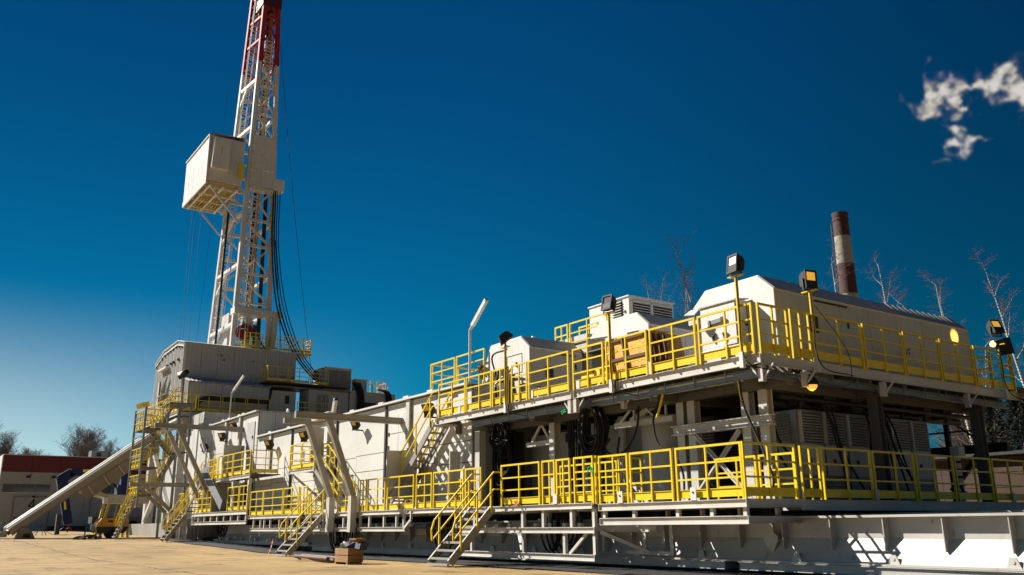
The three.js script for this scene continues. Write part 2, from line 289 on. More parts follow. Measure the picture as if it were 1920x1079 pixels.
{
  const t = thing('skid_beam', 'long white steel skid beam with upright stiffeners along the foot of the rig', 'steel beam', [-25, 0.3, -15.2]);
  const X0 = -50, X1 = -1.5;
  Bx('top_flange', skidm, t, X0, X1, 1.12, 1.165, -15.6, -15.0); Bx('web', skidm, t, X0, X1, 0.74, 1.118, -15.22, -15.2);
  one('sloped_plate', (m) => m.quad([X0, 0.3, -14.97], [X1, 0.3, -14.97], [X1, 0.738, -15.2], [X0, 0.738, -15.2], 0.02), skidm, t);
  Bx('bottom_flange', skidm, t, X0, X1, 0.262, 0.298, -15.6, -14.88);
  for (let k = 0, x = -5.2; x > -34; x -= 1.135, k++) one('stiffener', (m) => m.prism([[-15.198, 1.118], [-15.02, 1.118], [-15.03, 0.52], [-15.085, 0.53], [-15.196, 0.745]], 'x', x, x + 0.018), skidm, t);
  for (const x of [-12.35]) { one('hook', (m) => { m.prism([[x - 0.16, 0.78], [x - 0.06, 0.86], [x + 0.02, 1.1], [x + 0.1, 1.1], [x + 0.1, 0.86], [x + 0.2, 0.78], [x + 0.2, 0.7], [x + 0.06, 0.44], [x - 0.02, 0.48], [x - 0.16, 0.68]], 'z', -15.1, -15.05); }, skidm, t); }
  for (const [x, y, z] of [[-6.9, 1.05, -15.19], [-8.9, 1.06, -15.19]]) Bx('bracket', skidm, t, x, x + 0.04, y - 0.06, y, z, z + 0.03);
}

{ // what fills the space under the walkways behind the front beam
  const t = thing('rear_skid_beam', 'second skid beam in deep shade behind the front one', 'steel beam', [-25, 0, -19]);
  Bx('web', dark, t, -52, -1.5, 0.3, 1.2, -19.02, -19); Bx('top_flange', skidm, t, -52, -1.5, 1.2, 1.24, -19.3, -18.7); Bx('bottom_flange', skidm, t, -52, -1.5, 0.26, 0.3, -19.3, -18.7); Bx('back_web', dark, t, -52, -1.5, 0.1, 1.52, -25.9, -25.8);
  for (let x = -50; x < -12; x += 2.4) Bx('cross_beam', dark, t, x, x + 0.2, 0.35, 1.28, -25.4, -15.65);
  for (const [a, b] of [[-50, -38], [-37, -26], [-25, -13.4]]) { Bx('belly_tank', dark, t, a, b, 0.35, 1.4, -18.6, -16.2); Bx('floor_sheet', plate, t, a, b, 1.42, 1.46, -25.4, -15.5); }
}

// ---------------------------------------------------------------- lower walkways
{ // corner platform at the right end
  const t = thing('corner_walkway', 'steel walkway platform with yellow railings at the near lower corner of the rig', 'walkway', [-13.9, 1.5, -14.5]);
  grating(t, -16.05, -11.75, -14.0, -13.68, 1.5, 'x'); deckPlates(t, -16.05, -11.72, -15.38, -14.02, 1.5, 4, 1);
  const f1 = new MB(); channel(f1, 'x', -16.06, -11.65, 1.34, 1.5, -13.6, 1); f1.build('edge_channel', steel, t);
  one('edge_channel', (m) => channel(m, 'z', -15.4, -13.68, 1.34, 1.5, -11.65, 1, 0.05, false), steel, t);
  one('lower_channel', (m) => channel(m, 'x', -16.03, -11.63, 1.02, 1.18, -13.6, 1), steel, t);
  one('lower_channel', (m) => channel(m, 'z', -15.32, -13.68, 1.03, 1.17, -11.64, 1, 0.05, false), steel, t);
  for (const x of [-15.98, -14.97, -13.62, -12.66, -11.8]) Bx('upright', steel, t, x, x + 0.09, 1.182, 1.338, -13.74, -13.66);
  for (const x of [-15.4, -14.3, -13.2, -12.2]) Bx('upright', steel, t, x, x + 0.07, 1.182, 1.338, -15.2, -15.1);
  for (let x = -15.8; x < -11.8; x += 0.66) Bx('joist', steel, t, x, x + 0.06, 1.34, 1.46, -15.36, -13.7);
  rails(t, 'x', [[-16.04, -15.03, -15.53], [-14.96, -13.62, -14.28], [-13.52, -11.71, -12.66]], -13.64, 1.5);
  rails(t, 'z', [[-15.24, -13.62, -14.38]], -11.68, 1.5, { back: -1 });
  rails(t, 'x', [[-13.9, -12.75, -13.3], [-12.68, -11.75, -12.2]], -15.3, 1.5, { rails: [0.32, 0.62], h: 0.96, toe: false });
  for (const x of [-15.28, -13.02]) { one('lifting_lug', (m) => m.bx(x - 0.08, x + 0.08, 1.502, 1.76, -13.6, -13.585).add(new THREE.CylinderGeometry(0.024, 0.024, 0.008, 12).rotateX(Math.PI / 2).translate(x, 1.66, -13.583)), white, t); one('lug_hole', (m) => m.add(new THREE.CylinderGeometry(0.022, 0.022, 0.012, 12).rotateX(Math.PI / 2).translate(x, 1.66, -13.579)), black, t); }
}
{ // side walkway
  const t = thing('side_walkway', 'long shaded walkway with yellow railings along the louvred cabinets', 'walkway', [-12.4, 1.5, -21]);
  deckPlates(t, -13.1, -11.8, -27.2, -15.5, 1.5, 1, 9); grating(t, -13.1, -11.8, -15.49, -15.4, 1.5);
  one('edge_channel', (m) => channel(m, 'z', -27.3, -15.44, 1.28, 1.5, -11.74, 1, 0.05), steel, t);
  for (let z = -27; z < -15.6; z += 1.17) Bx('joist', steel, t, -13.1, -11.82, 1.3, 1.46, z, z + 0.06);
  rails(t, 'z', [[-16.16, -15.52], [-18.0, -16.24, -17.1], [-19.72, -18.08, -18.95], [-21.42, -19.8, -20.6], [-23.2, -21.5, -22.4], [-25, -23.28, -24.1], [-26.9, -25.08, -26]], -11.78, 1.5, {});
  for (const z of [-18.05, -24.1]) Bx('lifting_lug', steel, t, -11.732, -11.722, 1.502, 1.74, z - 0.07, z + 0.07);
}
{ // walkway with the near stair
  const t = thing('landing_walkway', 'walkway with truss frame and yellow railings beside the near stair', 'walkway', [-19.5, 1.5, -14.5]);
  grating(t, -22.2, -16.32, -13.95, -13.68, 1.52, 'x'); deckPlates(t, -22.2, -16.3, -15.4, -13.97, 1.52, 6, 1);
  one('edge_channel', (m) => channel(m, 'x', -22.3, -16.3, 1.4, 1.54, -13.6, 1), steel, t);
  one('middle_channel', (m) => channel(m, 'x', -22.35, -16.24, 0.84, 0.98, -13.6, 1), steel, t);
  one('bottom_channel', (m) => channel(m, 'x', -22.4, -16.26, 0.21, 0.36, -13.6, 1), steel, t);
  for (const x of [-22.3, -21.6, -19.25, -18.35, -17.2, -16.36]) { Bx('upright', steel, t, x, x + 0.09, 0.982, 1.398, -13.74, -13.65); }
  for (const x of [-22.3, -21.75, -19.25, -17.5, -16.36]) Bx('upright', steel, t, x, x + 0.09, 0.362, 0.838, -13.74, -13.65);
  for (const x of [-21, -19.8, -18.6, -17.5]) Bx('upright', steel, t, x, x + 0.1, 0.4, 1.38, -15.0, -14.9);
  one('brace', (m) => m.bar([-17.28, 0.36, -13.7], [-16.62, 0.84, -13.7], 0.06, 0.07), steel, t);
  one('brace', (m) => m.bar([-16.15, 0.86, -13.72], [-15.2, 0.4, -14.4], 0.06, 0.07), steel, t);
  one('rear_channel', (m) => channel(m, 'x', -22.3, -15.1, 0.86, 1.0, -14.5, 1), steel, t); Bx('rear_rail', steel, t, -16.2, -14.6, 0.36, 0.44, -14.6, -14.5);
  Bx('upright', steel, t, -15.6, -15.5, 0.44, 0.86, -14.6, -14.52); Bx('upright', steel, t, -14.72, -14.62, 0.44, 1.02, -14.6, -14.52);
  for (let x = -22; x < -16.4; x += 0.72) Bx('joist', steel, t, x, x + 0.06, 1.36, 1.48, -15.36, -13.7);
  for (let k = 0; k < 9; k++) Bx('cable_clamp', white, t, -22 + k * 0.62, -21.86 + k * 0.62, 0.985, 1.08, -14.35, -14.25);
  rails(t, 'x', [[-20.15, -18.38, -19.3], [-18.28, -17.74, -17.97], [-17.68, -17.13], [-16.98, -16.24]], -13.64, 1.53);
  rails(t, 'z', [[-15.2, -13.7]], -16.24, 1.53, { toe: false }); rails(t, 'x', [[-19.6, -18.2], [-18.1, -17.2]], -15.25, 1.53, { toe: false, rails: [0.35, 0.7] });
  one('lifting_lug', (m) => m.bx(-17.78, -17.62, 1.542, 1.78, -13.6, -13.585), white, t);
}
{ // long walkway in front of the white wall
  const t = thing('long_walkway', 'long yellow railed walkway running in front of the white container wall', 'walkway', [-31.5, 1.5, -14.5]);
  const X0 = -40.75, X1 = -22.42;
  grating(t, X0, X1, -13.9, -13.68, 1.53, 'x'); deckPlates(t, X0, X1, -15.38, -13.92, 1.53, 12, 1);
  for (const [a, b] of [[X0, -34.5], [-33.9, -31.4], [-31, -29.52], [-29.12, -25.6], [-25.5, -22.45]]) { one('edge_channel', (m) => channel(m, 'x', a, b, 1.42, 1.56, -13.6, 1), steel, t); }
  for (const [a, b] of [[X0 + 0.3, -33.9], [-33.8, -31.4], [-31, -29.52], [-29.12, -25.6]]) one('lower_channel', (m) => channel(m, 'x', a, b, 0.88, 1.02, -13.6, 1), steel, t);
  for (let x = X0 + 0.5, k = 0; x < -25.8; x += [0.9, 0.5, 0.75, 1.1][k % 4], k++) Bx('upright', steel, t, x, x + 0.075, 1.022, 1.418, -13.73, -13.65);
  one('brace', (m) => m.bar([-25.7, 0.95, -13.62], [-25.2, 1.25, -13.62], 0.06, 0.08).bar([-25.2, 1.25, -13.62], [-25.2, 1.5, -13.62], 0.06, 0.08), steel, t);
  for (let x = X0 + 0.3; x < X1; x += 0.9) Bx('joist', steel, t, x, x + 0.06, 1.36, 1.49, -15.36, -13.72);
  for (let x = X0 + 0.8; x < -26; x += 0.62) Bx('cable_clamp', white, t, x, x + 0.15, 1.022, 1.12, -14.25, -14.13);
  Bx('cable_tray', dark, t, X0, X1, 0.96, 1.0, -15, -14.1);
  rails(t, 'x', [[-40.7, -39.05, -39.9], [-38.98, -36.6, -37.8], [-36.5, -34.8, -35.6], [-34.7, -33.95], [-31.9, -31.45], [-30.95, -29.55], [-29.1, -28.55], [-28.45, -27.1, -27.7], [-26.95, -25.1, -26.1], [-24.95, -23.95, -24.4], [-23.85, -22.1, -22.95], [-22.0, -21.15, -21.5]], -13.64, 1.54);
  rails(t, 'x', [[-40.3, -38.9], [-38.8, -37.6], [-37.5, -36.2]], -15.2, 1.54, { h: 0.95, rails: [0.35, 0.66] });
  rails(t, 'x', [[-28.4, -27.2], [-25.4, -24.6]], -15.1, 1.54, { toe: false, h: 0.95 });
}
{ // far left walkway
  const y = 1.82, t = thing('far_walkway', 'short yellow railed walkway below the first gallows beam beside the drill floor', 'walkway', [-47, y, -14.5]);
  deckPlates(t, -53.4, -41.2, -15.3, -13.7, y - 0.03, 10, 1);
  for (const [a, b] of [[-53.4, -51.9], [-50.4, -41.1]]) { one('edge_channel', (m) => channel(m, 'x', a, b, y - 0.18, y, -13.6, 1), steel, t); one('lower_channel', (m) => channel(m, 'x', a, b, y - 0.62, y - 0.46, -13.6, 1), steel, t); }
  for (let x = -50.2; x < -41.2; x += 1.1) Bx('upright', steel, t, x, x + 0.1, y - 0.458, y - 0.182, -13.75, -13.65);
  rails(t, 'x', [[-44.2, -42.5], [-42.4, -41.2], [-49.9, -48.5], [-48.4, -46.9], [-53.3, -52.2]], -13.65, y, { h: 1.15 });
  rails(t, 'x', [[-52.6, -51], [-50.9, -49.2], [-49.1, -47.4]], -15.1, y, { h: 1.15, toe: false });
}

// ---------------------------------------------------------------- upper platform, its columns and portal frame
{
  const Y = 4.54, t = thing('upper_platform', 'raised upper steel platform with yellow railings carrying three white enclosures', 'platform', [-18.8, Y, -20]);
  grating(t, -25.6, -11.95, -15.45, -14.72, Y, 'x'); grating(t, -12.7, -11.95, -25.6, -15.5, Y, 'z');
  deckPlates(t, -25.6, -12.72, -25.6, -15.5, Y, 6, 4, 0.02);
  for (const [a, b] of [[-25.6, -21.45], [-21.3, -18.35], [-18.25, -16.66], [-16.5, -12.42], [-12.28, -11.92]]) one('edge_channel', (m) => channel(m, 'x', a, b, 4.31, Y, -14.7, 1, 0.075), steel, t);
  one('edge_channel', (m) => channel(m, 'z', -25.6, -14.78, 4.29, 4.52, -11.92, 1, 0.06), steel, t);
  Bx('edge_beam', steel, t, -25.6, -25.54, 4.3, 4.52, -15.5, -14.78);
  // second row of beams set back under the edge, cross beams and joists
  one('cable_tray', (m) => { channel(m, 'x', -23.9, -12.2, 4.08, 4.26, -14.98, 1, 0.1, false); for (let x = -23.6; x < -12.3; x += 0.95) m.bx(x, x + 0.03, 4.08, 4.32, -14.97, -14.95); }, galv, t);
  one('cable_tray', (m) => { channel(m, 'z', -25.4, -15.2, 4.06, 4.22, -12.1, 1, 0.1, false); for (let z = -25; z < -15.3; z += 0.95) m.bx(-12.1, -12.08, 4.06, 4.3, z, z + 0.03); }, galv, t);
  for (let z = -25; z < -15.8; z += 1.5) Bx('cross_beam', steelInShade, t, -25.4, -12.15, 4.2, 4.5, z, z + 0.12);
  for (let x = -25.3; x < -12.2; x += 1.22) Bx('joist', steelInShade, t, x, x + 0.08, 4.32, 4.5, -25.5, -14.8);
  for (const x of [-25.2, -20.97, -15.8, -13.06]) { Bx('main_beam', steelInShade, t, x - 0.13, x + 0.13, 4.0, 4.3, -25.4, -15.3); }
  for (const z of [-16.1, -19.6, -24.4]) Bx('main_beam', steelInShade, t, -25.4, -12.3, 4.0, 4.19, z - 0.1, z + 0.1);
  for (const [a, b] of [[-17.9, -16.9], [-16.6, -15.7], [-15.4, -14.2], [-14.1, -13.0]]) for (const [z, y] of [[-15.15, 4.2], [-15.4, 4.12]]) Bx('slat', white, t, a, b, y, y + 0.035, z, z + 0.09);
  for (const [x, z] of [[-18.42, -14.75], [-18.18, -14.75], [-12.0, -14.82], [-12.0, -16.25], [-12.0, -19.2], [-12.0, -23], [-16.9, -15.3]]) { Bx('bracket', steel, t, x - 0.06, x + 0.06, 3.93, 4.28, z - 0.06, z + 0.06); one('bracket_stay', (m) => m.bar([x + 0.05, 4.0, z], [x + 0.3, 4.28, z - 0.02], 0.035), steel, t); one('bracket_stay', (m) => m.bar([x - 0.05, 4.0, z], [x - 0.3, 4.28, z - 0.02], 0.035), steel, t); }
  rails(t, 'x', [[-25.4, -23.72, -24.53], [-23.66, -22.2, -22.89], [-22.14, -21.28], [-21.12, -20.32], [-20.24, -18.38, -19.31], [-18.2, -16.93, -17.57], [-16.83, -15.3, -16.07], [-15.2, -13.68, -14.42], [-13.6, -12.02, -12.79]], -14.68, Y, { toeh: 0.24 });
  rails(t, 'z', [[-15.68, -14.7, -15.18], [-16.45, -15.78], [-18.4, -16.6, -17.5], [-20.1, -18.46, -19.28], [-21.75, -20.14, -20.95], [-23.4, -21.8, -22.6], [-25.5, -23.46, -24.3]], -11.9, Y - 0.02, { toeh: 0.24 });
  
  rails(t, 'x', [[-13.1, -11.95]], -25.5, Y, { toe: false }); rails(t, 'x', [[-12, -10.4, -11.2]], -26.9, Y, { toe: false }); rails(t, 'z', [[-26.9, -25.6]], -10.45, Y, { toe: false });
  Bx('landing_plate', plate, t, -12.8, -10.4, Y - 0.05, Y - 0.01, -27, -25.64);
  for (const [x] of [[-21.98 + 1.85], [-18.22 + 0.2], [-24.1]]) one('lifting_lug', (m) => m.bx(x - 0.07, x + 0.07, Y + 0.002, Y + 0.22, -14.7, -14.688), white, t);
  // columns
  for (const [x, z] of [[-24.1, -15.5], [-20.97, -16.15], [-12.55, -19.65], [-12.55, -24.4], [-20, -24.4], [-24.05, -24.4]]) one('column', (m) => m.bx(x - 0.13, x + 0.13, 1.52, 4.0, z + 0.1, z + 0.12).bx(x - 0.13, x + 0.13, 1.52, 4.0, z - 0.12, z - 0.1).bx(x - 0.012, x + 0.012, 1.52, 4.0, z - 0.1, z + 0.1), z < -19 ? steelInShade : steel, t);  // rear columns take the steel colour darkened for shade
  for (const x of [-15.72, -15.34, -13.62, -13.1]) one('column', (m) => m.bx(x - 0.12, x + 0.12, 1.52, 4.0, -16.12, -16.1).bx(x - 0.12, x + 0.12, 1.52, 4.0, -16.32, -16.3).bx(x - 0.012, x + 0.012, 1.52, 4.0, -16.3, -16.12), steel, t);
  Bx('portal_beam', steel, t, -15.9, -12.85, 3.2, 3.38, -16.08, -16.02); Bx('portal_beam', steel, t, -15.92, -12.83, 3.382, 3.41, -16.18, -15.95); Bx('portal_beam', steel, t, -15.92, -12.83, 3.17, 3.198, -16.18, -15.95);
  for (const [a, b] of [[[-15.2, 3.14, -16.05], [-13.75, 1.74, -16.05]], [[-13.8, 3.14, -16.07], [-15.22, 1.74, -16.07]]]) one('cross_brace', (m) => m.bar(a, b, 0.03, 0.13).bar(a, b, 0.11, 0.02), steel, t);
  // knee braces to the left
  Bx('tie_beam', steel, t, -18.1, -15.9, 3.56, 3.7, -16.2, -16.0); for (const [a, b] of [[-17.95, -17.5], [-16.6, -17.0], [-17.4, -17.4], [-16.2, -16.2]]) one('cross_brace', (m) => m.bar([a, 3.71, -16.1], [b, 4.05, -16.1], 0.05), steel, t);
  one('cross_brace', (m) => m.bar([-17.7, 3.73, -16.25], [-16.8, 4.05, -16.25], 0.1, 0.14), steel, t);
  Bx('tie_beam', steel, t, -22.4, -21.12, 3.38, 3.52, -16.3, -16.1); for (const [a, b] of [[-22.2, -21.7], [-21.3, -21.7]]) one('cross_brace', (m) => m.bar([a, 3.53, -16.2], [b, 4.05, -16.2], 0.05, 0.09), steel, t);
  for (const [x, y, r] of [[-12.95, 3.85, 0.06], [-13.4, 3.78, 0.1], [-14.0, 3.86, 0.08]]) one('service_pipe', (m) => m.tube([x, y, -25], [x, y, -16.5], r, 10), black, t);
  for (let k = 0; k < 7; k++) one('pipe_fitting', (m) => { const z = -17.4 - k * 1.05; m.box([-13.2, 3.88, z], [rr(0.3, 0.6), rr(0.15, 0.3), rr(0.2, 0.5)]).tube([-13.0, 3.95, z], [-13.0, 3.65, z + 0.1], 0.05); }, black, t);
}
// ---------------------------------------------------------------- enclosures on the upper platform
const D = 4.54;
function enclosure(name, label, prof, z0, z1, base) {
  const t = thing(name, label, 'equipment enclosure', base);
  one('body', (m) => m.prism(prof, 'z', z1, z0 - 0.03), white, t);
  one('front_panel', (m) => m.prism(prof.map(([x, y]) => [x, y]), 'z', z0 - 0.028, z0), white, t);
  return t;
}
const roofPlates = (t, prof, i0, z0, z1, n, mat = roofm) => { // roof plates between two outline corners; the default grey stands for the shaded slope
  const [a, b] = [prof[i0], prof[i0 + 1]], L = (z0 - z1) / n, nx = a[1] - b[1], ny = b[0] - a[0], l = Math.hypot(nx, ny), s = ny / l < 0 ? -1 : 1, ox = s * nx / l * 0.03, oy = s * ny / l * 0.03;
  for (let k = 0; k < n; k++) one('roof_plate', (m) => m.prism([[a[0] + ox * 0.1, a[1] + oy * 0.1], [b[0] + ox * 0.1, b[1] + oy * 0.1], [b[0] + ox, b[1] + oy], [a[0] + ox, a[1] + oy]], 'z', z0 - L * (k + 1) + 0.008, z0 - L * k - 0.008), mat, t);
};
{
  const P = [[-12.9, D + 0.03], [-12.9, 6.45], [-13.34, 6.85], [-15.06, 6.84], [-15.5, 6.46], [-15.24, 6.38], [-15.24, D + 0.03]], z1 = -25.3;
  const t = enclosure('white_enclosure', 'longest white enclosure with chamfered roof at the near right corner of upper platform', P, -16.6, z1, [-14.1, D, -20.9]);
  roofPlates(t, P, 1, -16.62, z1, 8); roofPlates(t, P, 2, -16.62, z1, 4, white); roofPlates(t, P, 3, -16.62, z1, 4, white);
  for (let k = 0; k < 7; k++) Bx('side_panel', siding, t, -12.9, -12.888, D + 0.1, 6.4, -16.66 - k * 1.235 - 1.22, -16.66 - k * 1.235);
  for (let z = -21.9; z > -25.2; z -= 0.3) one('roof_rib', (m) => m.bar([-12.93, 6.48, z], [-13.3, 6.87, z], 0.04, 0.03), roofm, t);
  Bx('vent', black, t, -12.886, -12.86, 5.52, 5.94, -18.15, -17.8); Bx('gutter', dark, t, -12.886, -12.84, 6.32, 6.35, -19.4, -18.1); Bx('handle', black, t, -12.886, -12.86, 5.78, 5.94, -19.43, -19.38);
  for (const [dy, dz] of [[0, 0], [0.09, 0.06], [0, 0.13], [0.12, 0.15]]) Bx('sign_mark', black, t, -12.886, -12.88, 5.38 + dy, 5.45 + dy, -21.9 - dz - 0.05, -21.9 - dz);
  one('shade_flap', (m) => m.quad([-15.66, 6.3, -16.4], [-15.3, 6.24, -16.4], [-15.3, 6.44, -16.62], [-15.6, 6.46, -16.62], 0.02).bx(-15.6, -15.3, 6.02, 6.2, -16.64, -16.5), steel, t);
}
{
  const t = thing('control_cabinet', 'white electrical control cabinet standing before the gable of the longest enclosure', 'cabinet', [-14.2, D, -16.35]);
  Bx('cabinet_body', white, t, -14.82, -13.66, 4.88, 6.28, -16.55, -16.12); Bx('door', white, t, -14.79, -13.69, 5.2, 6.2, -16.118, -16.1);
  one('top_cover', (m) => m.quad([-14.86, 6.28, -16.06], [-13.62, 6.28, -16.06], [-13.62, 6.36, -16.56], [-14.86, 6.36, -16.56], 0.03), white, t);
  one('splash_box', (m) => m.prism([[-16.12, 4.8], [-15.86, 4.8], [-15.86, 5.06], [-16.12, 5.2]], 'x', -14.72, -14.02), white, t);
  for (const [x, y] of [[-14.42, 5.42], [-14.06, 5.42]]) one('handle', (m) => m.box([x, y, -16.08], [0.04, 0.2, 0.05], [0, 0, 0.3]).box([x + 0.03, y + 0.07, -16.06], [0.1, 0.03, 0.05], [0, 0, 0.4]), black, t);
  one('lever', (m) => m.box([-14.25, 5.83, -16.07], [0.46, 0.1, 0.06], [0, 0, 0.06]).box([-14.48, 5.8, -16.05], [0.06, 0.16, 0.06]), galv, t); Bx('lever_knob', black, t, -14.1, -14.02, 5.8, 5.9, -16.05, -16.02);
  one('latch_tray', (m) => m.quad([-14.75, 5.7, -15.95], [-14.5, 5.7, -15.95], [-14.5, 5.76, -16.1], [-14.75, 5.76, -16.1], 0.02), white, t);
  for (const [y, z] of [[6.1, -16.25], [6.1, -16.32], [5.72, -16.38], [5.65, -16.45], [5.0, -16.4]]) Bx('bolt', black, t, -13.658, -13.63, y, y + 0.05, z, z + 0.05);
  Bx('door_seam', black, t, -13.658, -13.652, 4.95, 6.2, -16.5, -16.485); for (const x of [-14.75, -13.8]) Bx('leg', white, t, x - 0.08, x + 0.08, D + 0.02, 4.88, -16.5, -16.16);
}
{
  const P = [[-17.2, D + 0.03], [-17.2, 6.41], [-17.65, 6.8], [-19.3, 6.81], [-19.72, 6.42], [-18.92, 6.36], [-18.92, D + 0.03]], z1 = -24.9;
  const t = enclosure('white_enclosure', 'middle white enclosure of three, with the leaning board crate before it', P, -16.6, z1, [-18.1, D, -20.7]);
  roofPlates(t, P, 1, -16.62, z1, 6); roofPlates(t, P, 2, -16.62, z1, 3, white); roofPlates(t, P, 3, -16.62, z1, 3, white);
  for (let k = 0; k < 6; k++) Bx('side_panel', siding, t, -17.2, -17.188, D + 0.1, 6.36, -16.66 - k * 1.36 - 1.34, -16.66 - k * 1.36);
  one('hood', (m) => m.prism([[-16.6, 5.95], [-16.18, 5.95], [-16.18, 6.18], [-16.6, 6.3]], 'x', -18.55, -17.62), white, t); Bx('handle', white, t, -18.5, -18.05, 5.74, 5.86, -16.42, -16.2);
  one('hood', (m) => m.quad([-17.58, 6.1, -16.2], [-17.22, 6.1, -16.2], [-17.22, 6.22, -16.58], [-17.58, 6.22, -16.58], 0.03), galv, t);
}
{
  const P = [[-21.6, D + 0.03], [-21.6, 6.42], [-22.06, 6.81], [-23.79, 6.79], [-24.23, 5.91], [-24.2, 4.9], [-24.1, D + 0.03]], z1 = -17.8;
  const t = thing('white_enclosure', 'leftmost and smallest white enclosure with open hatch, at left end of upper platform', 'equipment enclosure', [-22.9, D, -16.7]);
  one('body', (m) => m.prism(P, 'z', z1, -16.35), white, t); one('front_panel', (m) => m.prism([P[0], P[1], P[2], P[3], P[4], [-24.05, 5.62], [-23.75, 5.86], [-22.95, 5.94], [-22.76, 5.6], [-22.74, D + 0.03]], 'z', -16.348, -15.7), white, t);
  Bx('recess_shade', roofm, t, -24.1, -22.76, D + 0.1, 5.8, -16.345, -16.33);  // darker panel puts the shade of the recess into its colour
  roofPlates(t, P, 1, -15.72, z1, 2); roofPlates(t, P, 2, -15.72, z1, 1, white);
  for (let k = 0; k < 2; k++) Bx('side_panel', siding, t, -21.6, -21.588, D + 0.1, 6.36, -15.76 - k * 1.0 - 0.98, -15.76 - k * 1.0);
  for (const a of [[-22.82, -21.98, 6.26, 6.275], [-22.82, -21.98, 5.66, 5.675]]) Bx('hatch_seam', black, t, a[0], a[1], a[2], a[3], -15.7, -15.69); for (const x of [-22.82, -21.99]) Bx('hatch_seam', black, t, x - 0.008, x + 0.008, 5.676, 6.258, -15.7, -15.69);
  Bx('handle', black, t, -22.3, -22.27, 5.88, 6.02, -15.7, -15.66); Bx('vent', black, t, -21.586, -21.55, 5.5, 5.86, -16.6, -16.32);
  Bx('gutter', dark, t, -21.586, -21.54, 6.26, 6.29, -17.5, -16.65); for (const y of [5.1, 5.85]) Bx('hinge', black, t, -21.586, -21.56, y, y + 0.16, -17.55, -17.5);
  one('roof_cap', (m) => m.add(new THREE.CylinderGeometry(0.05, 0.08, 0.09, 10).translate(-22.2, 6.87, -16.3)), white, t);
  one('horn_bracket', (m) => { for (let k = 0; k < 7; k++) m.box([-24.25 + rr(-0.12, 0.12), 6.05 + rr(-0.2, 0.2), -15.6 + rr(-0.1, 0.1)], [rr(0.08, 0.2), rr(0.06, 0.16), 0.1], [rr(0, 1), 0, rr(0, 3)]); }, std([0.16, 0.09, 0.05], { map: grime }), t);
}
{
  const t = thing('pump_unit', 'black machinery and hoses behind the railing before the leftmost enclosure', 'pump', [-22.6, D, -15.4]);
  one('motor', (m) => { m.tube([-23.0, 4.75, -15.4], [-22.4, 4.75, -15.4], 0.17, 14).tube([-22.4, 4.75, -15.4], [-22.2, 4.75, -15.4], 0.11, 12); for (let k = 0; k < 8; k++) m.tube([-22.95 + k * 0.07, 4.75, -15.4], [-22.92 + k * 0.07, 4.75, -15.4], 0.19, 14); }, black, t);
  one('valve_block', (m) => { m.bx(-22.5, -22.12, 4.95, 5.35, -15.5, -15.25).bx(-22.42, -22.1, 5.4, 5.6, -15.5, -15.3); for (let k = 0; k < 6; k++) m.bar([-22.4 + k * 0.07, 4.62, -15.3], [-22.15 + k * 0.09, 4.95, -15.2], 0.04); }, black, t);
  one('thick_hose', (m) => m.path([[-23.3, 4.6, -15.5], [-23.2, 5.2, -15.45], [-23.15, 5.6, -15.5], [-22.95, 6.2, -15.2], [-21.45, 6.2, -14.75]], 0.03), rubber, t); one('thick_hose', (m) => m.path([[-22.95, 4.6, -15.4], [-22.9, 5.3, -15.3], [-23.0, 5.8, -15.5]], 0.045), rubber, t); one('thick_hose', (m) => m.path([[-22.6, 4.6, -15.3], [-22.62, 5.2, -15.25], [-22.3, 5.8, -15.5]], 0.03), rubber, t);
  one('white_pipe', (m) => m.tube([-22.98, 4.56, -15.25], [-22.9, 5.35, -15.3], 0.05).tube([-22.9, 5.35, -15.3], [-22.75, 5.6, -15.5], 0.05), white, t);
}
{
  const t = thing('fire_extinguisher', 'small white and red fire extinguisher on the side wall of the leftmost enclosure', 'fire extinguisher', [-21.3, D, -15.85]);
  one('cylinder', (m) => m.add(new THREE.LatheGeometry([[0, 0], [0.07, 0], [0.075, 0.03], [0.075, 0.34], [0.03, 0.42], [0.03, 0.5], [0, 0.5]].map((p) => new THREE.Vector2(...p)), 14).translate(-21.3, D + 0.05, -15.85)), white, t); Bx('valve', red, t, -21.34, -21.26, 5.09, 5.14, -15.87, -15.82);
}
for (const [x0, x1, z0, z1, l] of [[-20.8, -16.2, -24.4, -19.4, 'dark engine block deep under the upper platform behind the round tank'], [-15.9, -14.45, -22.4, -18.9, 'dark engine block hidden behind the louvred cabinets'], [-23.8, -21.2, -24.4, -17.8, 'dark engine block behind the shaded lower module']]) { const t = thing('engine_unit', l, 'engine', [(x0 + x1) / 2, 1.5, (z0 + z1) / 2]); Bx('housing', dark, t, x0, x1, 1.55, 3.5, z0, z1); Bx('radiator', black, t, x0 + 0.2, x1 - 0.2, 1.8, 3.3, z1, z1 + 0.08); for (let k = 0; k < 3; k++) one('exhaust', (m) => m.tube([x0 + 0.5 + k * 0.4, 3.5, (z0 + z1) / 2], [x0 + 0.5 + k * 0.4, 3.95, (z0 + z1) / 2], 0.13, 12), dark, t); }
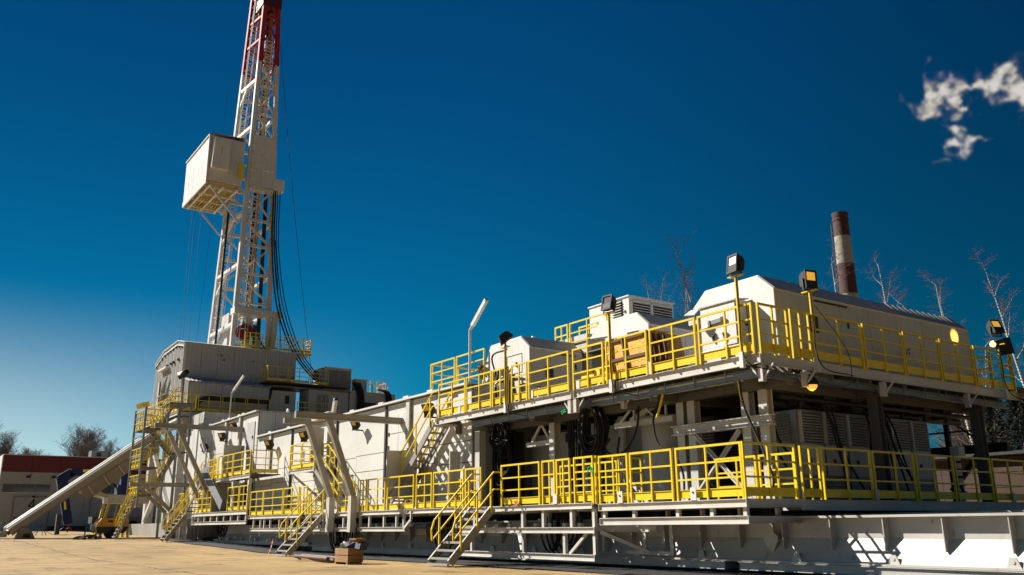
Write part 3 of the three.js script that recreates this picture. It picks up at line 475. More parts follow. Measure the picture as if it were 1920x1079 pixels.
{ // module behind, with air conditioner
  const t = thing('white_module', 'tall white module with grey door standing behind the leftmost enclosure', 'equipment enclosure', [-22.8, D, -20.5]);
  Bx('body', siding, t, -24.1, -21.5, D + 0.02, 7.08, -23.5, -17.95); Bx('door', roofm, t, -21.5, -21.485, D + 0.2, 6.75, -19.3, -18.15); Bx('handle', black, t, -21.485, -21.45, 5.85, 5.95, -18.4, -18.32);
  rails(t, 'x', [[-23.1, -22.4], [-22.3, -20.4, -21.4]], -17.9, 6.46, { toe: false }); Bx('access_plate', plate, t, -23.2, -20.4, 6.4, 6.45, -18.6, -17.87); rails(t, 'x', [[-22.6, -21.6]], -18.55, 6.46, { toe: false });
  for (const x of [-22.4, -20.7]) Bx('unit_bearer', steel, t, x - 0.05, x + 0.05, 7.09, 7.32, -21, -18.9); Bx('unit_post', steel, t, -20.75, -20.65, D, 7.08, -19.1, -19.0);
}
{
  const t = thing('rooftop_air_unit', 'white louvred air conditioning unit standing highest behind the middle enclosure', 'air conditioner', [-21.55, 7.33, -20]);
  Bx('casing', white, t, -22.58, -20.57, 7.34, 8.28, -21.05, -19.02); Bx('top_cover', white, t, -22.62, -20.53, 8.282, 8.32, -21.1, -18.98);
  for (let k = 0; k < 9; k++) one('louvre', (m) => m.box([-21.12, 7.46 + k * 0.088, -18.995], [0.42, 0.014, 0.105], [0.6, 0, 0]), white, t); Bx('louvre_back', dark, t, -21.36, -20.88, 7.4, 8.22, -19.018, -19.01);
  for (const [a, b] of [[-19.95, -19.2], [-20.98, -20.05]]) { Bx('louvre_back', dark, t, -20.57, -20.562, 7.44, 8.1, a, b); for (let k = 0; k < 7; k++) one('louvre', (m) => m.box([-20.545, 7.5 + k * 0.088, (a + b) / 2], [0.115, 0.014, b - a], [0, 0, -0.6]), white, t); Bx('frame', white, t, -20.566, -20.5, 8.1, 8.16, a - 0.02, b + 0.02); }
  Bx('frame', white, t, -20.566, -20.5, 7.38, 8.1, -20.045, -19.955); Bx('switch', black, t, -20.79, -20.73, 7.76, 7.84, -19.02, -18.99);
}
{ // crate of boards
  const t = thing('board_crate', 'wooden crate of pressed boards with dark battens leaning before the middle enclosure', 'crate', [-16.7, D, -15.4]);
  const tilt = (x, y, z) => [x, y, z - (y - D) * 0.1];
  one('board', (m) => { m.quad(tilt(-17.5, D + 0.02, -15.15), tilt(-15.85, D + 0.02, -15.15), tilt(-15.95, D + 1.3, -15.15), tilt(-17.42, D + 1.22, -15.15), 0.02); }, osb, t);
  const bt = std([0.1, 0.05, 0.018], { map: grime, roughness: 0.85 });
  for (const [a, b] of [[[-17.08, D + 0.03], [-17.3, D + 1.2]], [[-16.45, D + 0.03], [-16.78, D + 1.22]]]) one('batten', (m) => m.bar(tilt(...a, -15.09), tilt(...b, -15.09), 0.05, 0.085), bt, t);
  for (const y of [0.12, 0.66, 1.2]) one('batten', (m) => m.bar(tilt(-17.46, D + y, -15.11), tilt(-15.88, D + y, -15.11), 0.05, 0.08), bt, t);
  one('top_board', (m) => m.quad(tilt(-17.42, D + 1.22, -15.15), tilt(-15.95, D + 1.3, -15.15), [-15.75, D + 1.3, -15.95], [-17.3, D + 1.22, -15.95], 0.02), osb, t);
  for (const k of [0, 1, 2, 3]) { const x = -15.8 + k * 0.19; one('side_board', (m) => m.quad([x + 0.12, D + 0.02, -15.2 - k * 0.02], [x - 0.1, D + 1.26 - k * 0.06, -15.3], [x - 0.1, D + 1.26 - k * 0.06, -15.85], [x + 0.12, D + 0.02, -15.9], 0.03), k === 1 ? osb : wood, t); one('batten', (m) => m.bar([x + 0.17, D + 0.03, -15.16], [x - 0.06, D + 1.22 - k * 0.06, -15.26], 0.06, 0.06), bt, t); }
}
{
  const t = thing('yellow_box', 'yellow wooden box with orange bands and a white label behind the upper railing', 'box', [-17.85, D, -15.2]);
  Bx('box_body', std([0.9, 0.6, 0.008]), t, -18.36, -17.3, D + 0.03, 5.1, -15.5, -15.1);
  Bx('band', std([0.5, 0.2, 0.01]), t, -18.365, -17.295, 4.82, 4.9, -15.1, -15.092); for (const x of [-17.9]) Bx('band', std([0.5, 0.2, 0.01]), t, x, x + 0.08, 4.95, 5.1, -15.1, -15.088);
  Bx('label', white, t, -17.95, -17.7, 4.68, 4.84, -15.092, -15.085); Bx('label_print', black, t, -17.89, -17.82, 4.66, 4.8, -15.085, -15.08);
}

// ---------------------------------------------------------------- floodlights
function floodlight(at, yaw, pitch, label, o = {}) {   // facing +z before turning; base is the yoke foot
  const s = o.s ?? 1, t = thing('floodlight', label, 'floodlight', at), q = new THREE.Quaternion().setFromEuler(new THREE.Euler(pitch, yaw, 0, 'YXZ')), fake = { _base: [0, 0, 0], add: () => {} };
  const put = (name, m, mat) => { const k = m.build(name, mat, fake); k.geometry.applyMatrix4(new THREE.Matrix4().compose(new THREE.Vector3(0, 0.3 * s, 0), q, new THREE.Vector3(s, s, s))); k._base = at; t.add(k); };
  put('housing', new MB().prism([[-0.17, -0.12], [-0.14, -0.17], [0.07, -0.24], [0.07, 0.24], [-0.1, 0.2], [-0.17, 0.12]], 'x', -0.17, 0.17), lampBlack);
  put('rim', new MB().bx(-0.19, 0.19, 0.2, 0.25, 0.071, 0.11).bx(-0.19, 0.19, -0.25, -0.2, 0.071, 0.11).bx(-0.19, -0.15, -0.2, 0.2, 0.071, 0.11).bx(0.15, 0.19, -0.2, 0.2, 0.071, 0.11), lampBlack);
  put('reflector', new MB().bx(-0.15, 0.15, -0.03, 0.2, 0.072, 0.085), o.lens ?? amber); put('lower_plate', new MB().bx(-0.15, 0.15, -0.2, -0.031, 0.072, 0.1), o.low ?? lampBlack);
  const y = new MB(); for (const e of [-1, 1]) y.bar([e * 0.2 * s, 0.02, 0], [e * 0.2 * s, 0.34 * s, 0], 0.03); y.bx(-0.21 * s, 0.21 * s, 0, 0.03, -0.03, 0.03);
  const yk = y.build('yoke', black, fake); yk.geometry.rotateY(yaw); t.add(yk); return t;
}
function mast_(at, y0, y1, label, o = {}) {
  const t = thing('lamp_post', label, 'lamp post', [at[0], y0, at[1]]);
  one('pole', (m) => m.tube([at[0], y0 + 0.28, at[1]], [at[0], y1, at[1]], 0.038, 10), yellow, t); Bx('foot_bracket', white, t, at[0] - 0.05, at[0] + 0.05, y0, y0 + 0.34, at[1] - 0.045, at[1] + 0.045); one('head_plate', (m) => m.bx(at[0] - 0.2, at[0] + 0.2, y1, y1 + 0.025, at[1] - 0.05, at[1] + 0.05), yellow, t);
  one('cable', (m) => m.path([[at[0] + 0.04, y1, at[1] + 0.05], [at[0] + 0.06, (y0 + y1) / 2, at[1] + 0.06], [at[0] + 0.05, y0 + 0.5, at[1] + 0.06], [at[0] + 0.25, y0 + 0.05, at[1] + 0.1], [at[0] + 0.7, y0 - 0.15, at[1] - 0.25]], 0.014, 5, 24), rubber, t); return t;
}
mast_([-21.34, -14.62], 4.25, 6.22, 'yellow lamp post on upper platform edge before the leftmost enclosure'); floodlight([-21.34, 6.24, -14.62], 2.6, 0.9, 'black floodlight tilted steeply on the post before the leftmost enclosure', { s: 0.9 });
mast_([-16.58, -14.62], 4.25, 6.3, 'yellow lamp post on upper platform edge beside the board crate'); floodlight([-16.58, 6.32, -14.62], 0.15, -0.25, 'black floodlight with dark glass on the post beside the board crate', { lens: lampBlack, low: std([0.1, 0.1, 0.1], { roughness: 0.8 }), s: 0.85 });  // grey lower plate colour stands for a reflection on the lamp face
mast_([-12.33, -14.62], 4.25, 6.28, 'yellow lamp post on upper platform edge before the control cabinet'); floodlight([-12.33, 6.3, -14.62], -0.15, -0.15, 'floodlight with a sun reflection painted white on its glass, on the post before the control cabinet', { lens: std([0.85, 0.85, 0.85], { roughness: 0.3 }), s: 0.86 });  // white lens colour paints in the sun reflected off the glass
mast_([-11.84, -16.52], 4.25, 6.1, 'yellow lamp post on the shaded side of the upper platform near its corner'); floodlight([-11.84, 6.12, -16.52], 1.35, 0, 'floodlight showing its amber glass, on the side post near the platform corner', { s: 0.86, lens: amberLit });
mast_([-11.84, -24.75], 4.25, 5.75, 'yellow lamp post at the far right end of the upper platform'); floodlight([-11.84, 6.0, -24.75], 1.2, -0.4, 'upper floodlight of the pair on the far right post', { s: 0.85, lens: amberLit });
{
  const t = thing('floodlight', 'lit amber floodlight under the upper one on the far right post', 'floodlight', [-11.84, 5.75, -24.75]);
  one('housing', (m) => m.box([-11.75, 5.72, -24.9], [0.4, 0.44, 0.3], [0.3, 0.4, 0]), lampBlack, t);
  const bulb = std([1, 0.75, 0.3], { emissive: M3(1, 0.62, 0.16), emissiveIntensity: 1.3 });
  one('lamp_glass', (m) => m.add(new THREE.SphereGeometry(0.09, 14, 10).scale(1, 1, 0.7).translate(-11.93, 5.8, -24.68)), bulb, t);
  const L = new THREE.SpotLight(M3(1, 0.5, 0.08), 12, 5, 0.24, 0.6, 2); L.position.set(-11.93, 5.84, -24.53); L.target.position.set(-12.9, 6.15, -24.5); L.castShadow = true; scene.add(L, L.target);
}
{
  const t = thing('hanging_lamp', 'black lamp with glowing amber bowl hanging under the upper platform near its corner', 'lamp', [-11.95, 4.1, -16.35]);
  one('hood', (m) => m.add(new THREE.CylinderGeometry(0.1, 0.17, 0.16, 16).translate(-11.95, 4.05, -16.4)).bx(-12.0, -11.9, 4.12, 4.26, -16.44, -16.36), black, t);
  one('lamp_glass', (m) => m.add(new THREE.SphereGeometry(0.12, 16, 10, 0, Math.PI * 2, Math.PI / 2, Math.PI / 2).translate(-11.95, 3.97, -16.4)), std([1, 0.55, 0.12], { emissive: M3(1, 0.42, 0.06), emissiveIntensity: 0.5, roughness: 0.2 }), t);
  one('cable', (m) => m.path([[-11.88, 4.06, -16.45], [-11.8, 4.0, -17.1], [-11.8, 4.1, -17.6], [-11.8, 4.7, -17.7], [-11.8, 5.2, -17.3], [-11.82, 5.8, -16.6]], 0.009, 5, 30), rubber, t);
  const L = new THREE.PointLight(M3(1, 0.45, 0.08), 0.14, 3, 2); L.position.set(-11.95, 3.8, -16.4); L.castShadow = true; scene.add(L);
}
function tubeLamp(p, q, foot, label) {                 // grey pole with a slanting tube lamp
  const t = thing('tube_lamp', label, 'lamp post', foot);
  one('pole', (m) => m.tube(foot, p, 0.045, 10), steel, t); one('lamp_case', (m) => { const A = V(p), B = V(q); m.tube(p, A.clone().lerp(B, 0.2).toArray(), 0.045, 10).bar(A.clone().lerp(B, 0.15).toArray(), q, 0.13, 0.11); }, steel, t);
  one('diffuser', (m) => { const A = V(p).lerp(V(q), 0.2), B = V(p).lerp(V(q), 0.97), o = new THREE.Vector3(0.05, -0.05, 0.03); m.bar(A.add(o).toArray(), B.add(o).toArray(), 0.1, 0.06); }, white, t); return t;
}
tubeLamp([-24.76, 7.5, -15.5], [-23.72, 8.36, -15.5], [-24.76, 4.56, -15.5], 'tall grey pole with slanting tube lamp above left end of upper platform');

// ---------------------------------------------------------------- rooms and gear under the upper platform
{
  const t = thing('lower_module', 'shaded white module with door and window openings under the upper platform', 'equipment enclosure', [-20.5, 1.5, -18.5]);
  Bx('wall', siding, t, -23.9, -18.5, 1.54, 3.9, -17.6, -17.4); Bx('wall', siding, t, -19.0, -15.0, 1.54, 2.95, -18.6, -18.4); Bx('wall', dark, t, -24, -15.6, 1.5, 4.2, -25.2, -25.0);  // rearmost wall coloured dark to stand for the underdeck shade
  Bx('door', white, t, -21.9, -20.95, 1.6, 3.5, -17.39, -17.37); for (const x of [-20.6, -19.4]) Bx('column', steel, t, x, x + 0.2, 1.54, 4.0, -17.38, -17.2); Bx('window', dark, t, -22.0, -21.1, 3.56, 3.84, -17.39, -17.36);
  Bx('window', dark, t, -20.25, -20.1, 1.7, 3.2, -17.39, -17.36); Bx('panel', roofm, t, -18.95, -17.9, 3.0, 3.8, -16.9, -16.86); Bx('frame_beam', steel, t, -19.1, -16.6, 2.86, 2.98, -16.9, -16.75); for (const x of [-18.7]) Bx('column', steel, t, x - 0.1, x + 0.1, 1.54, 4.0, -16.9, -16.75);
  for (const [a, b] of [[[-18.6, 2.3, -16.4], [-17.7, 1.56, -16.4]], [[-17.8, 2.2, -16.2], [-17.1, 1.56, -16.2]], [[-18.9, 1.56, -16.4], [-18.3, 2.4, -16.4]]]) one('strut', (m) => m.bar(a, b, 0.08, 0.1), white, t);
}
{
  const t = thing('storage_tank', 'upright shaded grey round tank beside the portal frame', 'tank', [-17.3, 1.5, -18.3]);
  one('shell', (m) => m.add(new THREE.CylinderGeometry(0.78, 0.78, 2.35, 40).translate(-17.45, 2.7, -17.45)), siding, t); one('rim', (m) => m.add(new THREE.TorusGeometry(0.79, 0.04, 8, 40).rotateX(Math.PI / 2).translate(-17.45, 3.86, -17.45)), steel, t);
  one('side_louvre', (m) => { for (let k = 0; k < 12; k++) m.box([-15.75, 2.7 + k * 0.075, -17.0], [0.6, 0.012, 0.06], [0.5, 0, 0]); }, galv, t); Bx('side_box', dark, t, -16.05, -15.45, 1.6, 3.7, -17.6, -17.04);
}
for (let k = 0; k < 6; k++) { // louvred cabinets
  const z1 = -17.45 - k * 0.93, z0 = z1 - 0.9, t = thing('louvred_cabinet', ['first', 'second', 'third', 'fourth', 'fifth', 'last'][k] + ' grey louvred cabinet from the left in the row along the shaded side walkway', 'cabinet', [-13.6, 1.5, (z0 + z1) / 2], 'louvred cabinets along the side walkway');
  Bx('cabinet_body', galv, t, -14.3, -13.2, 1.55, 3.62, z0, z1); Bx('top_cover', galv, t, -14.32, -13.16, 3.622, 3.65, z0 - 0.01, z1 + 0.01); Bx('door', siding, t, -13.199, -13.18, 2.12, 2.84, z0 + 0.03, z1 - 0.03);
  for (let j = 0; j < 10; j++) one('slat', (m) => m.box([-13.17, 2.93 + j * 0.067, (z0 + z1) / 2], [0.075, 0.012, 0.74], [0, 0, -0.6]), siding, t); for (let j = 0; j < 5; j++) one('slat', (m) => m.box([-13.18, 1.68 + j * 0.075, (z0 + z1) / 2], [0.05, 0.012, 0.56], [0, 0, -0.6]), siding, t); Bx('louvre_back', black, t, -13.199, -13.19, 2.88, 3.58, z0 + 0.07, z1 - 0.08);
  Bx('stile', siding, t, -13.2, -13.13, 2.86, 3.62, z1 - 0.07, z1 - 0.005); one('handle', (m) => m.add(new THREE.CylinderGeometry(0.045, 0.045, 0.03, 12).rotateZ(Math.PI / 2).translate(-13.165, 2.46, z1 - 0.3)), black, t); one('bolts', (m) => { for (const q of [0.12, 0.6]) m.bx(-13.18, -13.17, 2.74, 2.77, z1 - q - 0.03, z1 - q); }, black, t);
  if (k === 0) { for (let j = 0; j < 10; j++) one('slat', (m) => m.box([-13.9, 2.93 + j * 0.067, z1 + 0.03], [0.9, 0.012, 0.075], [0.6, 0, 0]), siding, t); Bx('stile', galv, t, -13.36, -13.2, 1.6, 3.62, z1 + 0.001, z1 + 0.05); }
}
{
  const t = thing('louvred_cabinet', 'wide grey louvred cabinet behind the portal frame, left of the cabinet row', 'cabinet', [-14.6, 1.5, -17.8]);
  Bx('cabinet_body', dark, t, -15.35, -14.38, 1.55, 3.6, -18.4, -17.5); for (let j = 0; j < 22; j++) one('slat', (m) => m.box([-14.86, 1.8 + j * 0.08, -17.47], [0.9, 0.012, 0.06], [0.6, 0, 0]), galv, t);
}
// cables and hoses
{
  const t = thing('cable_curtain', 'black curtain of hanging power cables beside the leftmost platform column', 'cables', [-23.3, 1.55, -15.7]);
  for (let k = 0; k < 26; k++) { const x = -24.85 + k * 0.05 + rr(-0.02, 0.02), z = -16.2 - rr(0, 0.35); one('cable', (m) => m.path([[x, 4.1, z], [x + rr(-0.05, 0.05), 3, z], [x + rr(-0.04, 0.04), 1.56, z]], 0.028, 6, 8), rubber, t); } Bx('cable_box', black, t, -24.85, -23.6, 1.6, 4.0, -16.9, -16.6);
}
{
  const t = thing('cable_curtain', 'second black cable run hanging beside the coil of hose', 'cables', [-19.4, 1.55, -15.7]);
  for (let k = 0; k < 14; k++) { const x = -20.55 + k * 0.06 + rr(-0.02, 0.02), z = -16.1 - rr(0, 0.3); one('cable', (m) => m.path([[x, 4.1, z], [x + rr(-0.05, 0.05), 3, z], [x + rr(-0.04, 0.04), 1.56, z]], 0.024, 6, 8), rubber, t); }
  one('cable_ladder', (m) => { for (const x of [-20.55, -20.1]) m.bx(x, x + 0.04, 1.56, 4.1, -16.5, -16.46); for (let y = 1.7; y < 4; y += 0.3) m.bx(-20.55, -20.1, y, y + 0.03, -16.5, -16.47); }, black, t);
}
function coil(t, c, rx, ry, n, rad, jit) { for (let k = 0; k < n; k++) { const p = [], a = rx * rr(1 - jit, 1), b = ry * rr(1 - jit, 1), ox = rr(-0.06, 0.06), oz = rr(-0.16, 0.16), top = c[1] + ry; for (let i = 0; i <= 18; i++) { const q = i / 18 * Math.PI * 2; p.push([c[0] + ox + Math.sin(q) * a, top - b + Math.cos(q) * b, c[2] + oz + 0.03 * Math.sin(q * 2)]); } one('loop', (m) => m.path(p, rad, 6, 40), rubber, t); } }
{ const t = thing('hose_coil', 'large black coil of thick cable hanging below the upper platform', 'cable coil', [-18.1, 3.0, -15.2]); coil(t, [-19.0, 3.5, -15.95], 0.58, 0.82, 34, 0.034, 0.5); for (let k = 0; k < 6; k++) one('tail', (m) => m.path([[-19.25 + k * 0.09, 2.9, -15.9], [-19.15 + k * 0.08, 2.2, -16.0], [-19.2 + k * 0.11, 1.56, -16.1]], 0.028), rubber, t); }
{ const t = thing('hose_coil', 'tangled smaller black cable loops hanging near the leftmost platform column', 'cable coil', [-22.2, 2.6, -15.1]); coil(t, [-23.5, 3.8, -15.85], 0.5, 0.45, 18, 0.022, 0.6); coil(t, [-23.1, 3.1, -15.85], 0.32, 0.55, 6, 0.02, 0.5); coil(t, [-23.35, 2.6, -15.85], 0.22, 0.6, 3, 0.026, 0.3); }
{ const t = thing('hose', 'black hoses sagging between the coil and the round tank', 'hose', [-17, 2.5, -15.3]); one('sagging_hose', (m) => m.path([[-18.2, 3.3, -15.9], [-18.4, 3.05, -15.9], [-18.1, 2.85, -15.9], [-17.55, 2.95, -15.9], [-17.1, 3.5, -15.9], [-17.0, 4.05, -15.9]], 0.03, 6, 40), rubber, t); one('sagging_hose', (m) => m.path([[-17.8, 3.3, -15.9], [-17.9, 2.9, -15.9], [-17.85, 2.2, -15.9]], 0.03, 6, 20), rubber, t); one('sagging_hose', (m) => m.path([[-15.5, 4.0, -15.2], [-15.75, 3.5, -15.2], [-15.6, 2.9, -15.2], [-15.1, 2.6, -15.2], [-14.95, 2.2, -15.3], [-14.95, 1.6, -15.3]], 0.026, 6, 30), rubber, t); one('yellow_sleeve', (m) => m.path([[-15.35, 4.1, -15.18], [-15.5, 3.75, -15.18], [-15.6, 3.55, -15.18]], 0.033, 6, 8), yellow, t); }
{ const t = thing('hose', 'long black hose looping down across the portal column to the corner railing', 'hose', [-12.7, 2.5, -15.3]); one('long_hose', (m) => m.path([[-12.95, 4.1, -15.2], [-12.9, 3.6, -15.2], [-12.7, 3.0, -15.25], [-12.4, 2.4, -15.2], [-12.25, 1.9, -15.2], [-12.35, 1.56, -15.2]], 0.026, 6, 40), rubber, t); one('yellow_sleeve', (m) => m.path([[-12.98, 4.15, -15.2], [-12.95, 3.85, -15.2], [-12.92, 3.65, -15.2]], 0.034, 6, 8), yellow, t); }
{ const t = thing('hose', 'several black hoses hanging in front of the louvred cabinets', 'hose', [-12.9, 2.5, -19]); for (const [z, e] of [[-18.3, 0.6], [-18.5, 0.2], [-19.9, -0.3], [-20.3, -0.1], [-20.5, 0.35], [-20.7, 0.6], [-20.9, 0.8], [-18.35, 1.1], [-20.6, 1.2]]) one('hanging_hose', (m) => m.path([[-13.05, 4.0, z + 0.25], [-12.95, 3.5, z], [-12.9, 2.6, z - e * 0.35], [-12.92, 1.7, z - e]], 0.026, 6, 20), rubber, t); one('hanging_hose', (m) => m.path([[-13.8, 3.7, -17.2], [-13.5, 2.9, -17.1], [-13.1, 2.5, -17]], 0.03).path([[-13.9, 3.6, -17.2], [-13.6, 2.7, -17.1], [-13.3, 2.3, -17]], 0.03), rubber, t); }
for (const [x, lab, n] of [[-32.9, 'black hose loops hanging under the long walkway above the crate', 7], [-19.0, 'black hose loops hanging behind the truss of the near stair landing', 6], [-47.6, 'black hose loops hanging under the far walkway', 6], [-24.75, 'bundle of black hoses drooping to the ground left of the near stair', 5]]) { const t = thing('hose_loops', lab, 'hose', [x, 0.3, -14.4]); for (let k = 0; k < n; k++) { const a = x + k * 0.22 + rr(-0.06, 0.06), w = rr(0.16, 0.3), y0 = gy(x) + rr(0.15, 0.5); one('loop', (m) => m.path([[a - w, 1.25, -14.3], [a - w * 0.95, y0 + 0.35, -14.3], [a, y0, -14.35], [a + w * 0.95, y0 + 0.35, -14.4], [a + w, 1.25, -14.4]], 0.03, 6, 24), rubber, t); } }
// ---------------------------------------------------------------- white container row
function container(label, x0, x1, y0, y1, seams, bands, base) {
  const t = thing('container_module', label, 'container', base), zf = -15.4, zb = -18.05;
  Bx('core', dark, t, x0 + 0.03, x1 - 0.03, y0, y1 - 0.06, zb + 0.03, zf - 0.06);
  const xs = [x0, ...seams, x1];
  for (let i = 0; i < xs.length - 1; i++) { let ys = [y0, ...bands[i % bands.length], y1 - 0.1]; for (let j = 0; j < ys.length - 1; j++) { const off = rr(-0.012, 0.012); Bx('wall_panel', white, t, xs[i] + 0.025, xs[i + 1] - 0.025, ys[j] + 0.012, ys[j + 1] - 0.012, zf - 0.05 + off, zf + off); } }
  for (const [a, b] of [[x1 - 0.02, x1]]) { const n = 3; for (let k = 0; k < n; k++) Bx('end_panel', siding, t, a, b, y0, y1 - 0.08, zb + (zf - 0.06 - zb) / n * k + 0.01, zb + (zf - 0.06 - zb) / n * (k + 1) - 0.01); }
  Bx('end_panel', siding, t, x0, x0 + 0.02, y0, y1 - 0.08, zb, zf - 0.06);
  Bx('roof_plate', white, t, x0, x1, y1 - 0.055, y1 - 0.02, zb - 0.05, zf + 0.02); Bx('eave', white, t, x0, x1, y1 - 0.07, y1, zf + 0.021, zf + 0.17);
  for (const s of seams) { Bx('eave_clip', white, t, s - 0.5, s - 0.1, y1 + 0.001, y1 + 0.07, zf + 0.02, zf + 0.15); for (const y of [y0 + 0.4, y0 + 1.7, y1 - 0.8]) if (rnd() > 0.35) Bx('hinge', black, t, s - 0.12, s - 0.07, y, y + 0.18, zf + 0.012, zf + 0.03); }
  return t;
}
{
  const t = container('long white container module with many wall panels in the middle of the rig', -45.5, -24.45, 1.5, 5.66, [-43.1, -40.5, -37.5, -35.3, -33.3, -30.64, -28.57, -26.76], [[3.05, 3.75], [3.15, 3.8]], [-34.7, 1.5, -16.7]);
  for (const x of [-43.35, -28.75]) Bx('post', steel, t, x - 0.16, x + 0.1, 3.8, 5.58, -15.38, -15.3);
  for (const x of [-40.5, -35.3, -30.64]) Bx('drain_pipe', black, t, x - 0.07, x + 0.05, 1.9, 5.55, -15.385, -15.34);
  rails(t, 'x', [[-27.6, -25.9, -26.8], [-25.8, -24.0, -24.9]], -15.6, 5.66, { toe: false }); rails(t, 'x', [[-27.6, -25.9, -26.8], [-25.8, -24.0, -24.9]], -17.9, 5.66, { toe: false }); rails(t, 'z', [[-17.9, -15.65]], -27.6, 5.66, { toe: false });
  const dd = sub('double_door', t); for (const [a, b] of [[-30.3, -29.6], [-29.57, -28.86]]) for (const [c, d] of [[3.75, 4.42], [4.45, 5.12]]) Bx('door_leaf', white, dd, a, b, c, d, -15.385, -15.355); for (const x of [-30.36, -28.85]) for (const y of [3.85, 4.35, 4.95]) Bx('hinge', black, dd, x, x + 0.06, y, y + 0.15, -15.38, -15.33);
  for (let k = 0; k < 5; k++) Bx('roof_bolt', black, t, -29.2 + k * 1.1, -29.12 + k * 1.1, 5.66, 5.72, -16.4, -16.3);
  for (const x of [-39.0, -36.0]) Bx('handle', black, t, x, x + 0.04, 3.95, 4.5, -15.385, -15.36);
  const lf = sub('open_door', t); Bx('door_leaf', steel, lf, -28.02, -27.97, 1.96, 3.62, -15.3, -14.1); one('stay', (m) => m.bar([-27.96, 2.0, -14.15], [-27.96, 3.5, -15.2], 0.015, 0.03), roofm, lf);
  const l2 = sub('open_door', t); Bx('door_leaf', steel, l2, -36.55, -36.5, 3.3, 5.25, -15.3, -14.72);
  const l3 = sub('open_door', t); Bx('door_leaf', steel, l3, -25.05, -25.0, 1.6, 3.4, -15.3, -14.9);
}
{
  const t = container('taller white container module left of the long one, under the drill floor', -56.2, -45.6, 1.75, 7.05, [-53.6, -51.1, -50.0, -48.2, -47.5], [[4.0], [3.9, 5.2]], [-51, 1.75, -16.7]);
  Bx('door', siding, t, -47.2, -46.0, 4.9, 6.5, -15.385, -15.35); Bx('handle', black, t, -46.2, -46.15, 5.6, 5.75, -15.35, -15.3);
  for (const x of [-50.9, -48.4]) Bx('post', steel, t, x - 0.12, x + 0.12, 2, 6.95, -15.38, -15.28); one('roof_eye', (m) => m.add(new THREE.TorusGeometry(0.14, 0.05, 8, 16).translate(-46.5, 7.16, -17.3)), white, t);
  const lf = sub('open_door', t); Bx('door_leaf', steel, lf, -47.3, -47.24, 3.55, 5.3, -15.3, -14.2); one('stay', (m) => m.bar([-47.23, 3.6, -14.3], [-47.23, 5.2, -15.2], 0.02, 0.04).bar([-47.23, 3.6, -15.2], [-47.23, 4.2, -14.3], 0.02, 0.04), roofm, lf);
  const l2 = sub('open_door', t); Bx('door_leaf', steel, l2, -47.9, -47.84, 1.85, 3.4, -15.3, -13.95); one('stay', (m) => m.bar([-47.83, 1.9, -15.2], [-47.83, 3.3, -14.1], 0.03, 0.05), white, l2); Bx('dark_opening', dark, t, -47.0, -45.7, 1.9, 3.3, -15.385, -15.37);
}
for (const [x, y, l, am] of [[-42.75, 5.0, 'black wall floodlight nearest the step between the two containers', 1], [-38.2, 5.02, 'black wall floodlight with bright yellow glass above the small stair platform', 1], [-32.75, 5.05, 'black wall floodlight half hidden behind the longest gallows beam', 0], [-26.75, 4.95, 'black wall floodlight with yellow glass beside the top of the upper stair', 1], [-48.7, 6.42, 'black wall floodlight directly above the first gallows beam', 1], [-50.6, 6.05, 'black wall floodlight just below the first gallows beam', 1], [-54.0, 5.7, 'black wall floodlight at the shaded left end of the tall container', 1]]) {
  const t = floodlight([x, y - 0.25, -15.05], 0.3, 0.5, l, { s: am ? 0.95 : 0.8 }); one('wall_arm', (m) => m.bar([x, y - 0.24, -15.05], [x, y - 0.24, -15.39], 0.05), black, t);
}

// ---------------------------------------------------------------- stairs
{ const t = thing('stair', 'near grey steel stair with yellow handrails going down to the ground', 'stairs', [-20.9, 0, -12.9]); stairs(t, [-20.87, 0.1, -12.16], [-20.87, 1.5, -13.5], 1.06, [1, 0], 7, { D: 0.24 }); Bx('foot_bar', stairm, t, -21.4, -20.34, 0.03, 0.09, -12.12, -12.06); }
{ const t = thing('stair', 'grey steel stair with yellow handrails left of the second gallows, down to the ground', 'stairs', [-32.3, 0, -12.8]); stairs(t, [-32.35, 0.1, -12.16], [-32.35, 1.52, -13.5], 1.1, [1, 0], 7, {}); Bx('foot_bar', stairm, t, -32.9, -31.8, 0.03, 0.09, -12.12, -12.06); }
{ const t = thing('stair', 'steep grey stair with yellow handrails between long walkway and upper platform', 'stairs', [-27.5, 1.54, -15]); stairs(t, [-29.1, 1.58, -14.98], [-25.75, 4.42, -14.98], 0.62, [0, 1], 13, { tread: 0.2, depth: 0.22, h: 1.0, posts: [0.08, 0.38, 0.66, 0.95] });
  one('under_brace', (m) => m.bar([-26.2, 4.0, -14.72], [-26.9, 3.3, -15.25], 0.035).bar([-27.0, 3.3, -14.72], [-27.9, 2.6, -15.25], 0.035), stairm, t); }
{ const t = thing('stair', 'small yellow stair with raised landing against the white wall behind the second gallows', 'stairs', [-35, 1.54, -14.6]); stairs(t, [-32.0, 1.58, -14.55], [-35.0, 3.45, -14.55], 0.62, [0, 1], 9, { h: 0.95, depth: 0.16 });
  Bx('landing_plate', plate, t, -38.0, -35.05, 3.4, 3.46, -15.3, -14.4); one('edge_channel', (m) => channel(m, 'x', -38.0, -35.05, 3.3, 3.44, -14.34, 1, 0.05), steel, t); rails(t, 'x', [[-37.98, -35.1, -36.6]], -14.37, 3.47, {}); rails(t, 'z', [[-15.3, -14.42]], -37.96, 3.47, {}); rails(t, 'x', [[-37.9, -35.2, -36.5]], -15.3, 3.47, { toe: false }); one('knee_brace', (m) => m.bar([-37.9, 3.28, -14.5], [-36.4, 2.1, -15.36], 0.06, 0.08).bar([-35.2, 3.28, -14.5], [-35.2, 2.1, -15.36], 0.06, 0.08), steel, t); }
